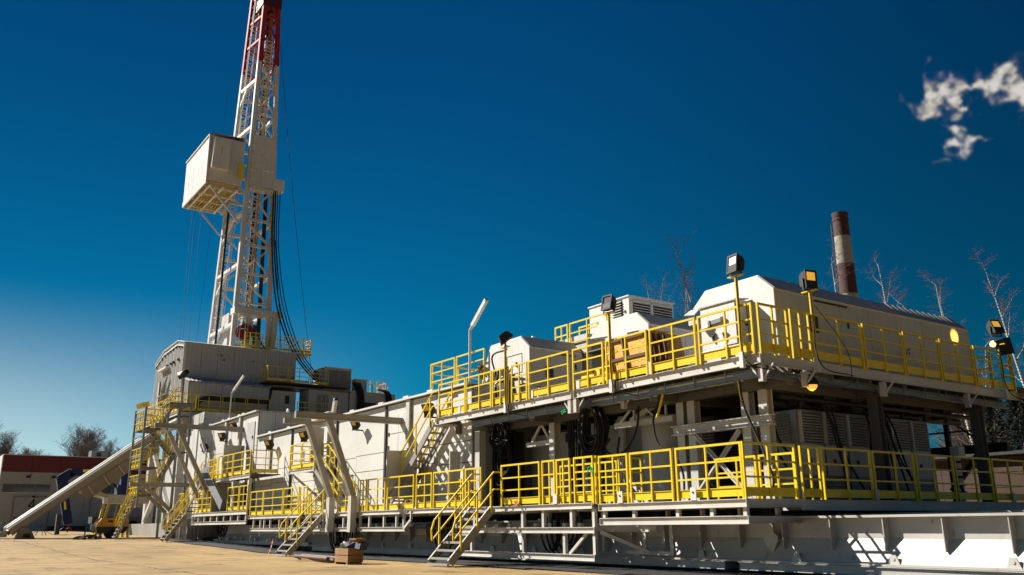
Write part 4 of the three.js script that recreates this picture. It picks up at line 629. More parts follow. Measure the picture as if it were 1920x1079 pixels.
{ const t = thing('barrier_tape', 'red and white striped tape hanging from the stair left of the second gallows', 'tape', [-32.95, 0, -12.1]); for (let k = 0; k < 9; k++) one('stripe', (m) => m.bar([-33.0 - k * 0.02 - k * k * 0.004, 0.62 - k * 0.075, -12.0], [-33.0 - (k + 1) * 0.02 - (k + 1) * (k + 1) * 0.004, 0.62 - (k + 1) * 0.075, -12.0], 0.02, 0.05), k % 2 ? white : std([0.6, 0.05, 0.02]), t); }

// ---------------------------------------------------------------- gallows beams
function gallows(label, xs, y, tip, wall, footZ, footY, topZ, postY, base, o = {}) {
  const t = thing('gallows_beam', label, 'beam', base);
  for (const [i, x] of xs.entries()) {
    if (i === 0 || o.both) one('beam', (m) => m.bar([x, y, tip], [x, y, wall], 0.16, 0.2).bar([x, y + 0.108, tip], [x, y + 0.108, wall], 0.24, 0.014).bar([x, y - 0.108, tip], [x, y - 0.108, wall], 0.24, 0.014), stairm, t);
    one('post', (m) => m.bx(x - 0.13, x + 0.13, postY, footY, footZ - 0.11, footZ + 0.11), steel, t); one('strut', (m) => m.bar([x, footY, footZ], [x, y - 0.08, topZ], 0.2, 0.2), stairm, t);
  }
  return t;
}
{
  const t = gallows('long steel gallows beam with two slanting struts standing out from the white wall beside the stair', [-29.35, -31.25], 4.84, -11.2, -15.38, -13.48, 2.1, -12.45, 0.86, [-30.3, 0.9, -13.5]);
  Bx('cross_piece', white, t, -31.25, -29.5, 5.02, 5.05, -12.75, -12.5); one('cross_piece', (m) => m.bar([-31.3, 4.92, -12.62], [-29.4, 4.92, -12.62], 0.2, 0.14), white, t); one('cross_piece', (m) => m.bar([-31.25, 4.84, -11.5], [-31.25, 4.84, -13.0], 0.14, 0.2), stairm, t);
  one('small_lamp', (m) => m.bar([-29.3, 5.0, -12.6], [-29.22, 5.42, -12.62], 0.12, 0.12), white, t); one('lamp_cap', (m) => m.add(new THREE.CylinderGeometry(0.06, 0.09, 0.07, 10).translate(-29.22, 5.46, -12.62)), black, t);
}
gallows('steel gallows beam with two long slanting struts standing before the tall container', [-48, -50.0], 6.24, -10.75, -15.5, -14.2, 1.95, -11.95, 1.2, [-49, 1.2, -14]);
gallows('lowest steel gallows beam with two short struts near the foot of the stair tower', [-54.7, -56.2], 3.52, -11.2, -14.8, -13.7, 1.95, -12.05, 1.0, [-55.4, 1, -13.5]);
{ const t = thing('stay_plate', 'dark folded steel plate slanting down between the struts of the first gallows beam', 'steel plate', [-46.5, 1.9, -13.7]); one('plate', (m) => m.quad([-48.6, 3.9, -13.5], [-45.2, 1.9, -13.6], [-45.2, 2.35, -13.7], [-48.6, 4.35, -13.6], 0.03), roofm, t); }

// ---------------------------------------------------------------- small landing on the tall container
{
  const t = thing('landing_platform', 'small raised landing with yellow railings on the front of the tall container', 'platform', [-44.5, 3.4, -14.5]); const y = 3.52;
  Bx('landing_plate', plate, t, -49.4, -41.6, y - 0.04, y, -15.3, -13.86); one('edge_channel', (m) => channel(m, 'x', -47.6, -41.6, y - 0.2, y - 0.05, -13.8, 1, 0.05), steel, t);
  rails(t, 'x', [[-47.5, -46.1, -46.8], [-46.0, -44.4, -45.2], [-44.3, -41.7, -43]], -13.84, y, { h: 1.12 }); rails(t, 'z', [[-15.2, -13.9]], -41.66, y, { h: 1.12 }); rails(t, 'x', [[-49.3, -48.5], [-48.4, -47.7]], -14.1, y, { h: 1.12 });
  for (const x of [-44.3, -41.9]) Bx('leg', steel, t, x - 0.1, x + 0.1, 1.85, y - 0.21, -14.0, -13.86);
}
tubeLamp([-49.6, 5.0, -13.95], [-50.6, 5.95, -13.9], [-49.4, 3.55, -13.95], 'dark thin pole with slanting tube lamp on the raised landing of the tall container');
{ const t = thing('stair', 'steep yellow railed stair from the ground to the far walkway beside the lowest gallows', 'stairs', [-51, gy(-51), -13]); stairs(t, [-51.2, gy(-51) + 0.08, -12.5], [-51.2, 1.8, -13.5], 1.0, [1, 0], 7, { h: 1.05 }); }
{ const t = thing('stair', 'yellow railed stair from the far walkway up to the raised landing', 'stairs', [-50.5, 1.85, -14]); stairs(t, [-52.6, 1.85, -14.2], [-49.6, 3.5, -14.2], 0.7, [0, 1], 8, { h: 1.05 }); }

// ---------------------------------------------------------------- drill floor, house and annex
const F = 8.55;
function sidingWall(t, axis, a, b, y0, y1f, f, out, n, y0f) { // corrugated wall panels with ribs
  const L = (b - a) / n;
  for (let k = 0; k < n; k++) {
    const m = new MB(), p = a + L * k + 0.012, q = a + L * (k + 1) - 0.012, ya = y1f(p), yb = y1f(q), ca = y0f ? y0f(p) : y0, cb = y0f ? y0f(q) : y0;
    if (axis === 'x') m.prism([[p, ca], [q, cb], [q, yb], [p, ya]], 'z', Math.min(f, f - out * 0.04), Math.max(f, f - out * 0.04)); else m.prism([[p, ca], [q, cb], [q, yb], [p, ya]], 'x', Math.min(f, f - out * 0.04), Math.max(f, f - out * 0.04));
    for (let u = p + 0.1; u < q - 0.05; u += 0.22) { const s = (u - p) / (q - p), top = mix(ya, yb, s) - 0.02, bot = mix(ca, cb, s) + 0.01; if (axis === 'x') m.bx(u - 0.04, u + 0.04, bot, top, f + out * 0.001, f + out * 0.035); else m.bx(f + out * 0.001, f + out * 0.035, bot, top, u - 0.04, u + 0.04); }
    m.build('siding_panel', siding, t);
  }
}
{
  const t = thing('drill_house', 'tall grey corrugated house on the drill floor around the foot of the mast', 'building', [-66, F, -19.5]);
  const top = (x) => x > -63.8 ? 13.98 - (x + 63.8) * 0.2 : x > -67.6 ? 13.98 + (x + 63.8) * 0.035 : 13.85 + (x + 67.6) * 0.26;
  sidingWall(t, 'x', -70, -62, F, top, -15.4, 1, 8); sidingWall(t, 'z', -23.5, -15.4, F + 1.4, () => 13.58, -62, 1, 7); sidingWall(t, 'x', -71.6, -70.02, F, (x) => 10.7 + (x + 70) * 0.6, -15.4, 1, 2);
  Bx('back_wall', siding, t, -70, -62.05, F, 13.4, -23.5, -23.46); Bx('left_wall', siding, t, -70, -69.96, F, 13.3, -23.4, -15.46);
  one('roof', (m) => m.prism([[-61.9, 13.63], [-63.8, 14.04], [-67.6, 13.91], [-70.1, 13.24], [-70.1, 13.19], [-67.6, 13.85], [-63.8, 13.98], [-61.9, 13.57]], 'z', -23.6, -15.3), white, t);
  Bx('corner_trim', white, t, -61.962, -61.9, F + 1.5, 13.5, -15.42, -15.3);
  one('eave_strip', (m) => { for (const [a, b] of [[-62, -63.8], [-63.8, -67.6], [-67.6, -70]]) m.bar([a, top(a) - 0.28, -15.33], [b, top(b) - 0.28, -15.33], 0.06, 0.1); }, white, t);
  for (let k = 0; k < 10; k++) { const x = -62.6 - k * 0.78; Bx('gable_light', dark, t, x - 0.07, x + 0.07, top(x) - 0.46, top(x) - 0.36, -15.36, -15.26); }
  Bx('shelf_beam', white, t, -67.8, -65.6, 12.28, 12.42, -15.36, -15.05); for (const x of [-66.2, -65.2, -64.5, -67.3, -63.2]) Bx('wall_fitting', black, t, x, x + 0.2, 12.44, 12.6, -15.36, -15.2);
  Bx('window_strip', white, t, -68.35, -68.05, 9.9, 11.6, -15.36, -15.3); Bx('window_frame', roofm, t, -68.05, -67.95, 9.85, 11.65, -15.36, -15.28);
  one('pipe_rack', (m) => { for (let k = 0; k < 4; k++) m.path([[-66.3 + k * 0.22, 10.1, -15.2], [-66.3 + k * 0.22, 10.9 + k * 0.12, -15.15], [-65.7 + k * 0.1, 11.3 + k * 0.1, -15.2]], 0.05); m.bx(-67.6, -65, 10.3, 10.4, -15.3, -15.1); }, galv, t);
  for (const [z, y] of [[-18, 12.8], [-20.3, 12.6], [-18.2, 12.5]]) Bx('wall_fitting', roofm, t, -61.96, -61.86, y, y + 0.14, z, z + 0.14);
  for (const z of [-19.6, -21.2, -22.3]) Bx('wall_post', siding, t, -61.964, -61.9, F + 2, 13.5, z - 0.08, z + 0.08);
}
{
  const t = thing('lean_to', 'low corrugated lean-to with sloping roof along the shaded side of the drill house', 'building', [-61, F, -18.3]);
  sidingWall(t, 'z', -21.1, -15.5, F + 1.05, () => 10.62, -60.5, 1, 5); sidingWall(t, 'x', -61.95, -60.5, F, (x) => 10.65 - (x + 60.5) * 0.28, -15.45, 1, 1);
  for (let k = 0; k < 6; k++) one('roof_plate', (m) => { const a = -21.2 + k * 0.97, b = a + 0.95; m.quad([-60.42, 10.68, b], [-60.42, 10.68, a], [-61.95, 11.15, a], [-61.95, 11.15, b], 0.03); for (let z = a + 0.1; z < b; z += 0.22) m.bar([-60.42, 10.7, z], [-61.95, 11.17, z], 0.07, 0.03); }, siding, t);
  one('duct', (m) => m.path([[-60.3, F + 0.3, -16.1], [-60.3, F + 0.75, -16.2], [-60.3, F + 1.0, -16.8], [-60.3, F + 1.02, -18], [-60.3, F + 1.02, -21]], 0.16, 10, 40), dark, t); Bx('low_wall', siding, t, -60.7, -60.62, F, F + 1.05, -21, -15.6);
  one('floor_cable', (m) => m.path([[-60.35, 10.5, -21.2], [-60.4, 9.8, -21.1], [-60.35, F + 0.2, -21]], 0.06), rubber, t);
}
{ // floor structure with its walkways
  const t = thing('drill_floor', 'high drill floor platform with yellow railings on a grey steel substructure', 'platform', [-66, F, -20]);
  for (let k = 0; k < 6; k++) Bx('floor_plate', plate, t, -71.2 + k * 1.92, -71.2 + k * 1.92 + 1.9, F - 0.08, F, -30, -14.8);
  one('edge_channel', (m) => channel(m, 'x', -71.2, -59.7, F - 0.3, F - 0.09, -14.72, 1, 0.08), steel, t); one('edge_channel', (m) => channel(m, 'z', -30, -14.75, F - 0.34, F - 0.09, -59.66, 1, 0.08), steel, t);
  Bx('deep_beam', steel, t, -60.2, -59.95, F - 1.0, F - 0.36, -29, -15.2); Bx('deep_beam', steel, t, -71, -60.3, F - 0.95, F - 0.36, -15.5, -15.3); one('tool_beam', (m) => m.bar([-59.9, F - 0.55, -14.9], [-62.2, F - 0.62, -14.9], 0.3, 0.14), white, t);
  rails(t, 'x', even(-71.1, -60.1, 6), -14.78, F, { h: 1.15 }); rails(t, 'z', [[-15.9, -14.85, -15.3], [-17.5, -16.0, -16.7], [-19.2, -17.6, -18.4], [-20.9, -19.3, -20.1]], -59.74, F, { h: 1.15, mids: undefined });
  rails(t, 'z', [[-25.5, -24.2], [-24.1, -22.9]], -59.74, F, { h: 1.15 });
  // substructure walls and legs
  Bx('substructure_wall', siding, t, -60.0, -56.4, 1.2, F - 0.4, -17.6, -15.55); Bx('substructure_wall', siding, t, -70, -62.5, 1.0, F - 1.0, -27, -16.4);
  for (let k = 0; k < 4; k++) Bx('wall_sheet', white, t, -60.0 + k * 0.9 + 0.02, -60.0 + k * 0.9 + 0.88, 1.6, F - 1.1, -15.548, -15.5);
  for (let k = 0; k < 3; k++) Bx('wall_sheet', steel, t, -56.398, -56.36, 1.4 + k * 2.1, 1.4 + k * 2.1 + 2.05, -17.5, -15.6);
  for (const [x, z] of [[-62, -15.8], [-70, -15.8], [-60.5, -28]]) Bx('leg', steel, t, x - 0.3, x + 0.3, 1, F - 0.4, z - 0.3, z + 0.3);
  one('brace', (m) => m.bar([-70, 1.6, -15.6], [-62, F - 1, -15.6], 0.25).bar([-62, 1.6, -15.5], [-70, F - 1, -15.5], 0.25), steel, t); Bx('sill', stairm, t, -72, -56, gy(-60), gy(-60) + 0.9, -17.5, -15.0);
  for (let x = -59; x < -52; x += 0.8) Bx('sill_plate', steel, t, x, x + 0.06, gy(-56), 1.5, -15, -14.7);
}
{ // gear on the far side of the floor
  const t = thing('driller_cabin', 'grey cabin and lower sheds standing on the drill floor right of the house', 'building', [-61.5, F, -25]);
  Bx('cabin_wall', siding, t, -62, -60.6, F, 10.5, -23.1, -21.2); Bx('cabin_wall', siding, t, -62, -60.2, F, 10.7, -27, -23.9); for (let k = 0; k < 9; k++) Bx('wall_rib', siding, t, -60.198, -60.17, F + 0.1, 10.5, -26.9 + k * 0.33, -26.85 + k * 0.33); Bx('door', roofm, t, -60.198, -60.18, F + 0.1, 10.4, -25.4, -24.5);
  Bx('cabin_roof', roofm, t, -62.1, -60.0, 10.72, 10.78, -27.2, -21.1); Bx('window', black, t, -60.598, -60.57, 9.6, 10.2, -22.6, -22.3); Bx('shed_wall', siding, t, -62.5, -60.4, F, 10.9, -31, -27.2); Bx('shed_window', dark, t, -60.398, -60.37, 9.3, 10.1, -29.4, -28.3);
  one('hose_bundle', (m) => { for (let k = 0; k < 6; k++) m.path([[-60.6, 11.6, -27.5 - k * 0.12], [-60.3, 10.6, -27.8 - k * 0.1], [-60.25, F + 0.2, -27.7 - k * 0.12]], 0.05); for (let k = 0; k < 5; k++) m.path([[-60.6, 11.2, -29.6 - k * 0.14], [-60.3, 10.9, -30.1 - k * 0.1], [-60.25, 9.2, -30.3 - k * 0.1]], 0.06); }, rubber, t);
  Bx('work_platform', plate, t, -61.4, -59.9, 11.0, 11.06, -27, -20.6); rails(t, 'z', [[-22.2, -20.7], [-23.8, -22.3], [-25.3, -23.9]], -60.0, 11.06, { h: 1.1, rails: [0.5, 0.8] }); rails(t, 'x', [[-61.3, -60]], -20.7, 11.06, { h: 1.1, toe: false });
  rails(t, 'z', [[-27, -25.5], [-29, -27.6], [-31.2, -30]], -62.8, 11.06, { h: 1.2, toe: false });
}
{
  const t = thing('rooftop_air_unit', 'grey louvred air conditioning unit standing on the drill floor cabins', 'air conditioner', [-61.4, 10.8, -26.4]);
  Bx('casing', siding, t, -63.2, -60.9, 10.85, 12.55, -27.5, -25.35); for (const [a, b] of [[-26.45, -25.55], [-27.4, -26.52]]) { Bx('louvre_back', roofm, t, -60.898, -60.885, 11.05, 12.4, a, b); for (let k = 0; k < 15; k++) one('louvre', (m) => m.box([-60.86, 11.1 + k * 0.088, (a + b) / 2], [0.08, 0.014, b - a], [0, 0, -0.6]), siding, t); }
  Bx('frame', white, t, -63.25, -60.8, 12.552, 12.62, -27.55, -25.3); Bx('stand', white, t, -63.2, -60.85, 10.74, 10.84, -27.5, -25.35);
}
{ const t = thing('vent_box', 'small grey vent box with railings behind it, right of the drill floor air unit', 'vent', [-61.3, 11, -28.4]); Bx('duct', siding, t, -61.8, -61.0, 10.9, 11.85, -28.85, -27.95); Bx('cap', white, t, -61.9, -60.9, 11.86, 11.93, -29, -27.85); rails(t, 'z', [[-30.3, -29.1], [-31.2, -30.4]], -62, 10.6, { h: 1.2, toe: false, mids: [-29.8] }); rails(t, 'x', [[-62, -60.8]], -30.4, 10.6, { h: 1.2, toe: false, mat: orange }); }
tubeLamp([-55.5, 9.3, -16.9], [-53.9, 10.25, -17.1], [-55.6, 7.06, -16.9], 'pale pole with slanting tube lamp on the roof of the tall container');
{ const t = thing('double_floodlight', 'pair of black floodlights on a post at the corner of the drill floor', 'floodlight', [-60.0, F, -15.2]); one('post', (m) => m.tube([-60, F, -15.0], [-60, F + 2.5, -15.0], 0.07), galv, t); for (const s of [-1, 1]) one('housing', (m) => m.box([-60 + s * 0.55, F + 2.4, -14.9], [0.6, 0.24, 0.3], [0.4, 0.3 * s, 0.35 * s]), lampBlack, t); for (const s of [-1, 1]) one('cover', (m) => m.box([-60 + s * 0.55, F + 2.58, -14.9], [0.66, 0.05, 0.4], [0.4, 0.3 * s, 0.35 * s]), white, t); }

// ---------------------------------------------------------------- stair tower left of the drill floor
{
  const t = thing('stair_tower', 'open stair tower with yellow railings climbing to the left side of the drill floor', 'stairs', [-57.4, gy(-57), -12.7]); const x0 = -58.6, x1 = -55.9, z0 = -13.9, z1 = -11.95, g = gy(-57);
  for (const [x, z] of [[x0, z0], [x0, z1], [x1, z0], [x1, z1], [x1, -14.6], [x0, -14.6]]) Bx('post', galv, t, x - 0.06, x + 0.06, g + (z > -12.5 ? 1.9 : 0), z > -12.5 ? 8.2 : F, z - 0.06, z + 0.06);
  for (const y of [3.0, 4.6, 6.9]) { Bx('landing_plate', plate, t, x0, x1, y - 0.06, y, z1 - 1.0, z1); rails(t, 'x', [[x0, (x0 + x1) / 2 - 0.05], [(x0 + x1) / 2 + 0.05, x1]], z1, y, { h: 1.15 }); rails(t, 'z', [[z1 - 1.0, z1]], x0, y, { h: 1.15 }); rails(t, 'z', [[z1 - 1, z1]], x1, y, { h: 1.15, toe: false }); }
  Bx('landing_plate', plate, t, x0, x1, 5.5, 5.56, z0 - 0.7, z0); rails(t, 'z', [[z0 - 0.7, z0]], x1, 5.56, { h: 1.1, toe: false }); Bx('landing_plate', plate, t, x0, x1, F - 0.06, F, z0 - 0.9, z0 + 0.6); rails(t, 'z', [[z0 - 0.9, z0 + 0.6]], x0, F, { h: 1.1 });
  stairs(t, [-56.6, 3.05, z1 - 0.9], [-56.6, 5.5, z0 - 0.1], 0.7, [1, 0], 9, { tread: 0.22, depth: 0.16 }); stairs(t, [-57.9, 5.6, z0 - 0.1], [-57.9, 6.9, z1 - 0.9], 0.7, [1, 0], 6, { depth: 0.16 }); stairs(t, [-56.6, 6.95, z1 - 0.9], [-56.6, F, z0 + 0.2], 0.7, [1, 0], 7, { depth: 0.16 }); stairs(t, [-57.2, g + 0.05, -11.2], [-57.2, 3.0, -12.2], 0.8, [1, 0], 12, { depth: 0.14, h: 1.05 });
  one('lamp', (m) => m.box([-57.6, 8.45, -12.1], [0.6, 0.3, 0.5], [0.3, 0.4, 0]), amber, t); for (const y of [3.9, 5.2, 6.4, 7.6]) Bx('tie_bar', galv, t, x0, x1, y, y + 0.06, z1 - 0.03, z1 + 0.03);
}
// ---------------------------------------------------------------- mast
{
  const t = thing('drilling_mast', 'tall white lattice drilling mast with red top standing through the drill house', 'mast', [-67, 9, -20.8]);
  const NY = (y) => -64.4, legs = { N: (y) => [-64.4, y, -19.35 - (y - 14) * 0.02], R: (y) => [-64.4, y, -22.1 + (y - 14) * 0.034], L: (y) => [-70.3 + (y - 14) * 0.122, y, -19.3 - (y - 14) * 0.008], B: (y) => [-70.3 + (y - 14) * 0.122, y, -22.1 + (y - 14) * 0.034] };
  const lv = [9, 12, 14.2, 17, 17.6, 19.9, 22.2, 24.3, 27, 29.2, 31.4, 33.4, 35.9, 38, 40.2, 42.4, 44.6, 46.8], R0 = 38;
  const mat = (y, k) => y >= R0 ? red : white;
  for (const k of ['N', 'R', 'L', 'B']) for (let i = 0; i < lv.length - 1; i++) { const a = lv[i], b = lv[i + 1]; one('mast_leg', (m) => m.bar(legs[k](a), legs[k](b), k === 'N' ? 0.34 : 0.32, k === 'N' ? 0.34 : 0.32), mat(a + 0.1, k), t); }
  for (let i = 2; i < lv.length; i++) { const y = lv[i]; const w = y > 16.9 && y < 17.1 ? 0.5 : 0.19;
    one('cross_bar', (m) => m.bar(legs.N(y), legs.R(y), w, w), mat(y, 'N'), t); one('cross_bar', (m) => m.bar(legs.L(y), legs.B(y), 0.22), mat(y, 'L'), t);
    if (i % 2 || y > 38) one('cross_bar', (m) => m.bar(legs.B(y), legs.R(y), 0.22), mat(y, 'N'), t); if (y > 38) one('cross_bar', (m) => m.bar(legs.N(y), legs.L(y), 0.2), red, t); }
  for (let i = 3; i < lv.length - 1; i++) { const a = lv[i], b = lv[i + 1]; if (b - a < 1) continue; const q = i % 2;
    one('diagonal', (m) => m.bar(q ? legs.N(a) : legs.R(a), q ? legs.R(b) : legs.N(b), 0.15), mat(a, 'N'), t); if (a < 26 || a > 31) one('diagonal', (m) => m.bar(q ? legs.R(a) : legs.N(a), V(q ? legs.N(b) : legs.R(b)).lerp(V(q ? legs.R(a) : legs.N(a)), 0.48).toArray(), 0.13), mat(a, 'N'), t);
    one('diagonal', (m) => m.bar(q ? legs.L(a) : legs.B(a), q ? legs.B(b) : legs.L(b), 0.13), mat(a, 'L'), t);  }
  // open face bars and corner brackets
  for (const y of [15.9, 20.6, 24.9, 32.2, 36.4]) { one('cross_bar', (m) => m.bar(legs.L(y), legs.N(y), 0.26), white, t); one('corner_bracket', (m) => m.bar(legs.L(y - 1.6), V(legs.L(y)).lerp(V(legs.N(y)), 0.42).toArray(), 0.2), white, t); }
  one('fast_line_beam', (m) => m.bx(-64.9, -63.9, 16.6, 17.1, -22.9, -19.2), white, t); for (let k = 0; k < 2; k++) one('front_diagonal', (m) => m.bar(k ? [-64.2, 14.3, -21.4] : [-64.2, 14.3, -22.3], k ? [-64.2, 17, -19.9] : [-64.2, 17, -22.5], 0.4), white, t);
  Bx('back_panel', siding, t, -68.4, -66.6, 12, 17.2, -19.8, -19.6); Bx('back_panel', siding, t, -66, -64.9, 13, 16.8, -20.3, -20.2);
  one('red_drum', (m) => m.add(new THREE.CylinderGeometry(0.62, 0.62, 0.5, 24).rotateZ(Math.PI / 2).translate(-64.0, 15.2, -20.1)), std([0.2, 0.004, 0.02], { map: grime }), t);
  // caged ladders
  const ladder = (k, off, y0, y1) => { const l = sub('ladder', t), P = (y, a, b) => { const q = legs[k](y); return [q[0] + off[0] + a, y, q[2] + off[1] + b]; };
    one('stile', (m) => { for (const s of [-0.25, 0.25]) m.bar(P(y0, 0, s), P(y1, 0, s), 0.06); }, white, l); one('rungs', (m) => { for (let y = y0; y < y1; y += 0.32) m.bar(P(y, 0, -0.25), P(y, 0, 0.25), 0.05); }, white, l).userData.kind = 'stuff';
    one('cage', (m) => { for (let y = y0 + 0.4; y < y1; y += 0.95) { const c = []; for (let i = 0; i <= 8; i++) { const a = i / 8 * Math.PI; c.push(P(y, Math.sin(a) * 0.7, -Math.cos(a) * 0.36)); } m.path(c, 0.03, 4, 10); } for (const a of [0.6, 1.57, 2.5]) m.bar(P(y0, Math.sin(a) * 0.7, -Math.cos(a) * 0.36), P(y1, Math.sin(a) * 0.7, -Math.cos(a) * 0.36), 0.035); }, white, l).userData.kind = 'stuff'; };
  ladder('N', [0.32, -0.55], 14, 40); ladder('L', [0.45, -0.3], 14, 45);
  one('travelling_guide', (m) => m.bar([-65.6, 12, -20.9], [-65.4, 46, -20.8], 0.34), std([0.5, 0.3, 0.06], { map: grime }), t); one('stand_pipe', (m) => m.tube([-65.2, 12, -20.5], [-65.1, 46, -20.5], 0.12).tube([-65.0, 14, -21.5], [-64.9, 27, -21.3], 0.16), black, t);
  one('service_loop', (m) => m.path([[-66.4, 25.5, -18.9], [-66.6, 23.5, -18.9], [-66.9, 18, -18.9], [-67.2, 13.8, -18.9]], 0.09, 8, 30), rubber, t);
  one('crown_block', (m) => m.bx(-66.8, -64.2, 43.3, 45.2, -21.3, -19.7), std([0.06, 0.006, 0.008]), t); Bx('name_plate', yellow, t, -64.1, -64.0, 27.3, 28.6, -19.15, -18.75);
  // wind walls between the near legs
  for (const [a, b] of [[27.0, 28.4], [28.45, 29.85], [29.9, 31.3]]) Bx('wind_panel', white, t, -64.13, -64.0, a, b, -21.5, -19.7);
  Bx('small_box', white, t, -64.7, -63.9, 26.95, 27.9, -22.4, -21.5); Bx('wind_base', white, t, -64.6, -63.95, 26.7, 26.95, -21.6, -19.7);
}
{
  const t = thing('racking_cabin', 'white boxed racking cabin hanging high on the sunlit side of the mast', 'cabin', [-67.7, 26.8, -17.8]);
  const x0 = -71.1, x1 = -64.4, z0 = -19.15, z1 = -16.44, y0 = 27.1, y1 = 30.6;
  for (let k = 0; k < 5; k++) { const a = x0 + (x1 - x0) / 5 * k, b = a + (x1 - x0) / 5; one('wall_panel', (m) => m.bx(a + 0.02, b - 0.02, y0, y1 - 0.05, z1 - 0.08, z1), white, t); Bx('lower_panel', white, t, a + 0.015, b - 0.015, 26.6, y0 - 0.03, z1 - 0.06, z1 + 0.04); }
  Bx('edge_strip', white, t, x0, x1, y1 - 0.04, y1 + 0.06, z1 - 0.1, z1 + 0.08); Bx('corner_trim', white, t, x1 - 0.02, x1 + 0.06, 26.6, y1, z1 - 0.06, z1 + 0.06);
  Bx('end_wall', white, t, x1 - 0.08, x1, 26.9, y1, z0, z1 - 0.09); Bx('end_wall', white, t, x0, x0 + 0.08, 26.6, y1, z0, z1 - 0.09); Bx('back_wall', white, t, x0 + 0.1, -68.6, 26.8, y1, z0 - 0.08, z0);
  one('roof_plate', (m) => m.quad([x0, y1 + 0.05, z1 + 0.05], [x1 + 0.03, y1 + 0.05, z1 + 0.05], [x1 + 0.03, y1 + 0.35, z0], [x0, y1 + 0.35, z0], 0.06), roofm, t);
  one('roof_plate', (m) => m.quad([x1 + 0.03, y1 + 0.02, z1 + 0.05], [x1 + 0.03, y1 + 0.02, z0], [x1 - 0.55, y1 + 0.55, z0 + 0.1], [x1 - 0.55, y1 + 0.55, z1 - 0.5], 0.05), roofm, t);
  one('bay_box', (m) => m.prism([[z1 - 0.15, 27.75], [z1 - 0.25, 30.2], [z1 - 1.5, 30.35], [z1 - 1.45, 27.75]], 'x', x1 + 0.001, x1 + 0.55), white, t); Bx('bay_seam', dark, t, x1 + 0.552, x1 + 0.56, 29.0, 29.6, z1 - 0.85, z1 - 0.82);
  const fl = std([0.6, 0.46, 0.2], { map: grime });  // amber slat colour stands for warm light bounced up from the ground
  for (let k = 0; k < 4; k++) Bx('floor_beam', white, t, x0 + 0.6 + k * 1.7, x0 + 0.75 + k * 1.7, 26.62, 26.85, z0 - 0.4, z1 - 0.15); for (const z of [-16.8, -17.8, -18.9]) Bx('floor_beam', white, t, x0 + 0.2, x1 - 0.1, 26.5, 26.62, z - 0.08, z + 0.08);
  for (let k = 0; k < 26; k++) Bx('floor_slat', fl, t, x0 + 0.3 + k * 0.24, x0 + 0.42 + k * 0.24, 26.86, 26.95, k % 9 === 4 ? -17.6 : z0, z1 - 0.25); one('finger', (m) => { for (let k = 0; k < 9; k++) m.bar([x0 + 0.5, 26.75, -16.9 - k * 0.26], [x0 + 2.9, 26.75, -16.9 - k * 0.26], 0.07); }, yellow, t);
  one('support_strut', (m) => m.bar([x0 + 1.0, 26.6, -17.2], [-69.2, 24.2, -19.1], 0.14).bar([x1 - 0.3, 26.6, -16.8], [-64.6, 23.9, -19.2], 0.14), white, t); one('tail_plate', (m) => m.prism([[-70.9, 26.7], [-68.2, 26.7], [-68.5, 26.2], [-70.2, 26.25]], 'z', z0 - 0.25, z0 - 0.2), white, t);
}
{ const t = thing('top_railing', 'yellow railed walkway on the drill house roof at the foot of the mast', 'walkway', [-63.4, 13.7, -21.5]); Bx('walkway_plate', white, t, -64.2, -62.5, 13.66, 13.78, -24.9, -19.6); rails(t, 'z', [[-20.9, -19.7, -20.1, -20.5], [-22.2, -21, -21.4, -21.8], [-23.5, -22.3, -22.7, -23.1], [-24.8, -23.6, -24.2]], -62.55, 13.8, { h: 1.15, rails: [0.3, 0.55, 0.85] }); rails(t, 'z', [[-22, -19.8], [-24.8, -22.1]], -64.1, 13.8, { h: 1.15, toe: false }); rails(t, 'x', [[-64.1, -62.6, -63.6, -63.1]], -24.85, 13.8, { h: 1.15, rails: [0.3, 0.55, 0.85] }); one('brake_lever', (m) => m.bar([-63.2, 13.9, -20.6], [-62.9, 15.6, -20.5], 0.25).bar([-62.7, 15.2, -20.4], [-62.6, 13.9, -21.2], 0.1), black, t); }
{ const t = thing('mast_hoses', 'thick black hoses drooping from the mast to the drill floor cabins', 'hose', [-62, 11, -24]); for (let k = 0; k < 4; k++) one('drooping_hose', (m) => m.path([[-64.0 + k * 0.05, 26.9, -21.6 - k * 0.16], [-63.9, 22, -21.75 - k * 0.18], [-63.5, 17, -22.4 - k * 0.25], [-62.4, 13.4, -23.6 - k * 0.24], [-61.4, 11.5, -25.0 - k * 0.25], [-60.9, 10.8, -26 - k * 0.2]], k < 2 ? 0.06 : 0.04, 7, 40), rubber, t); }
{ const t = thing('guy_wire', 'thin dark wire from the red mast top down to the drill floor cabins', 'wire', [-62, 11, -25]); one('wire', (m) => m.path([[-64.2, 40, -21.4], [-63.6, 27, -23.0], [-62.6, 14.5, -24.6], [-62, 11, -25]], 0.02, 5, 30), dark, t); const t2 = thing('guy_wire', 'thin dark wire close beside the right leg of the mast', 'wire', [-64, 14, -22.6]); one('wire', (m) => m.bar([-64.0, 22.8, -22.0], [-63.9, 13.9, -23.0], 0.05), dark, t2); }
for (const [a, b, l] of [[[-70.9, 26.5, -17.2], [-71.2, 15, -17.2], 'leftmost of the thin wires from the racking cabin to the drill house roof'], [[-69.9, 26.5, -17.2], [-70.2, 14, -17.2], 'second thin wire from the left under the racking cabin'], [[-68.7, 26.5, -17.4], [-69.2, 14, -17.4], 'third thin wire from the left under the racking cabin'], [[-68.3, 37, -18.6], [-68.6, 14, -17.8], 'thin wire nearest the left mast leg']]) { const t = thing('guy_wire', l, 'wire', b); one('wire', (m) => m.bar(a, b, 0.018), dark, t); }

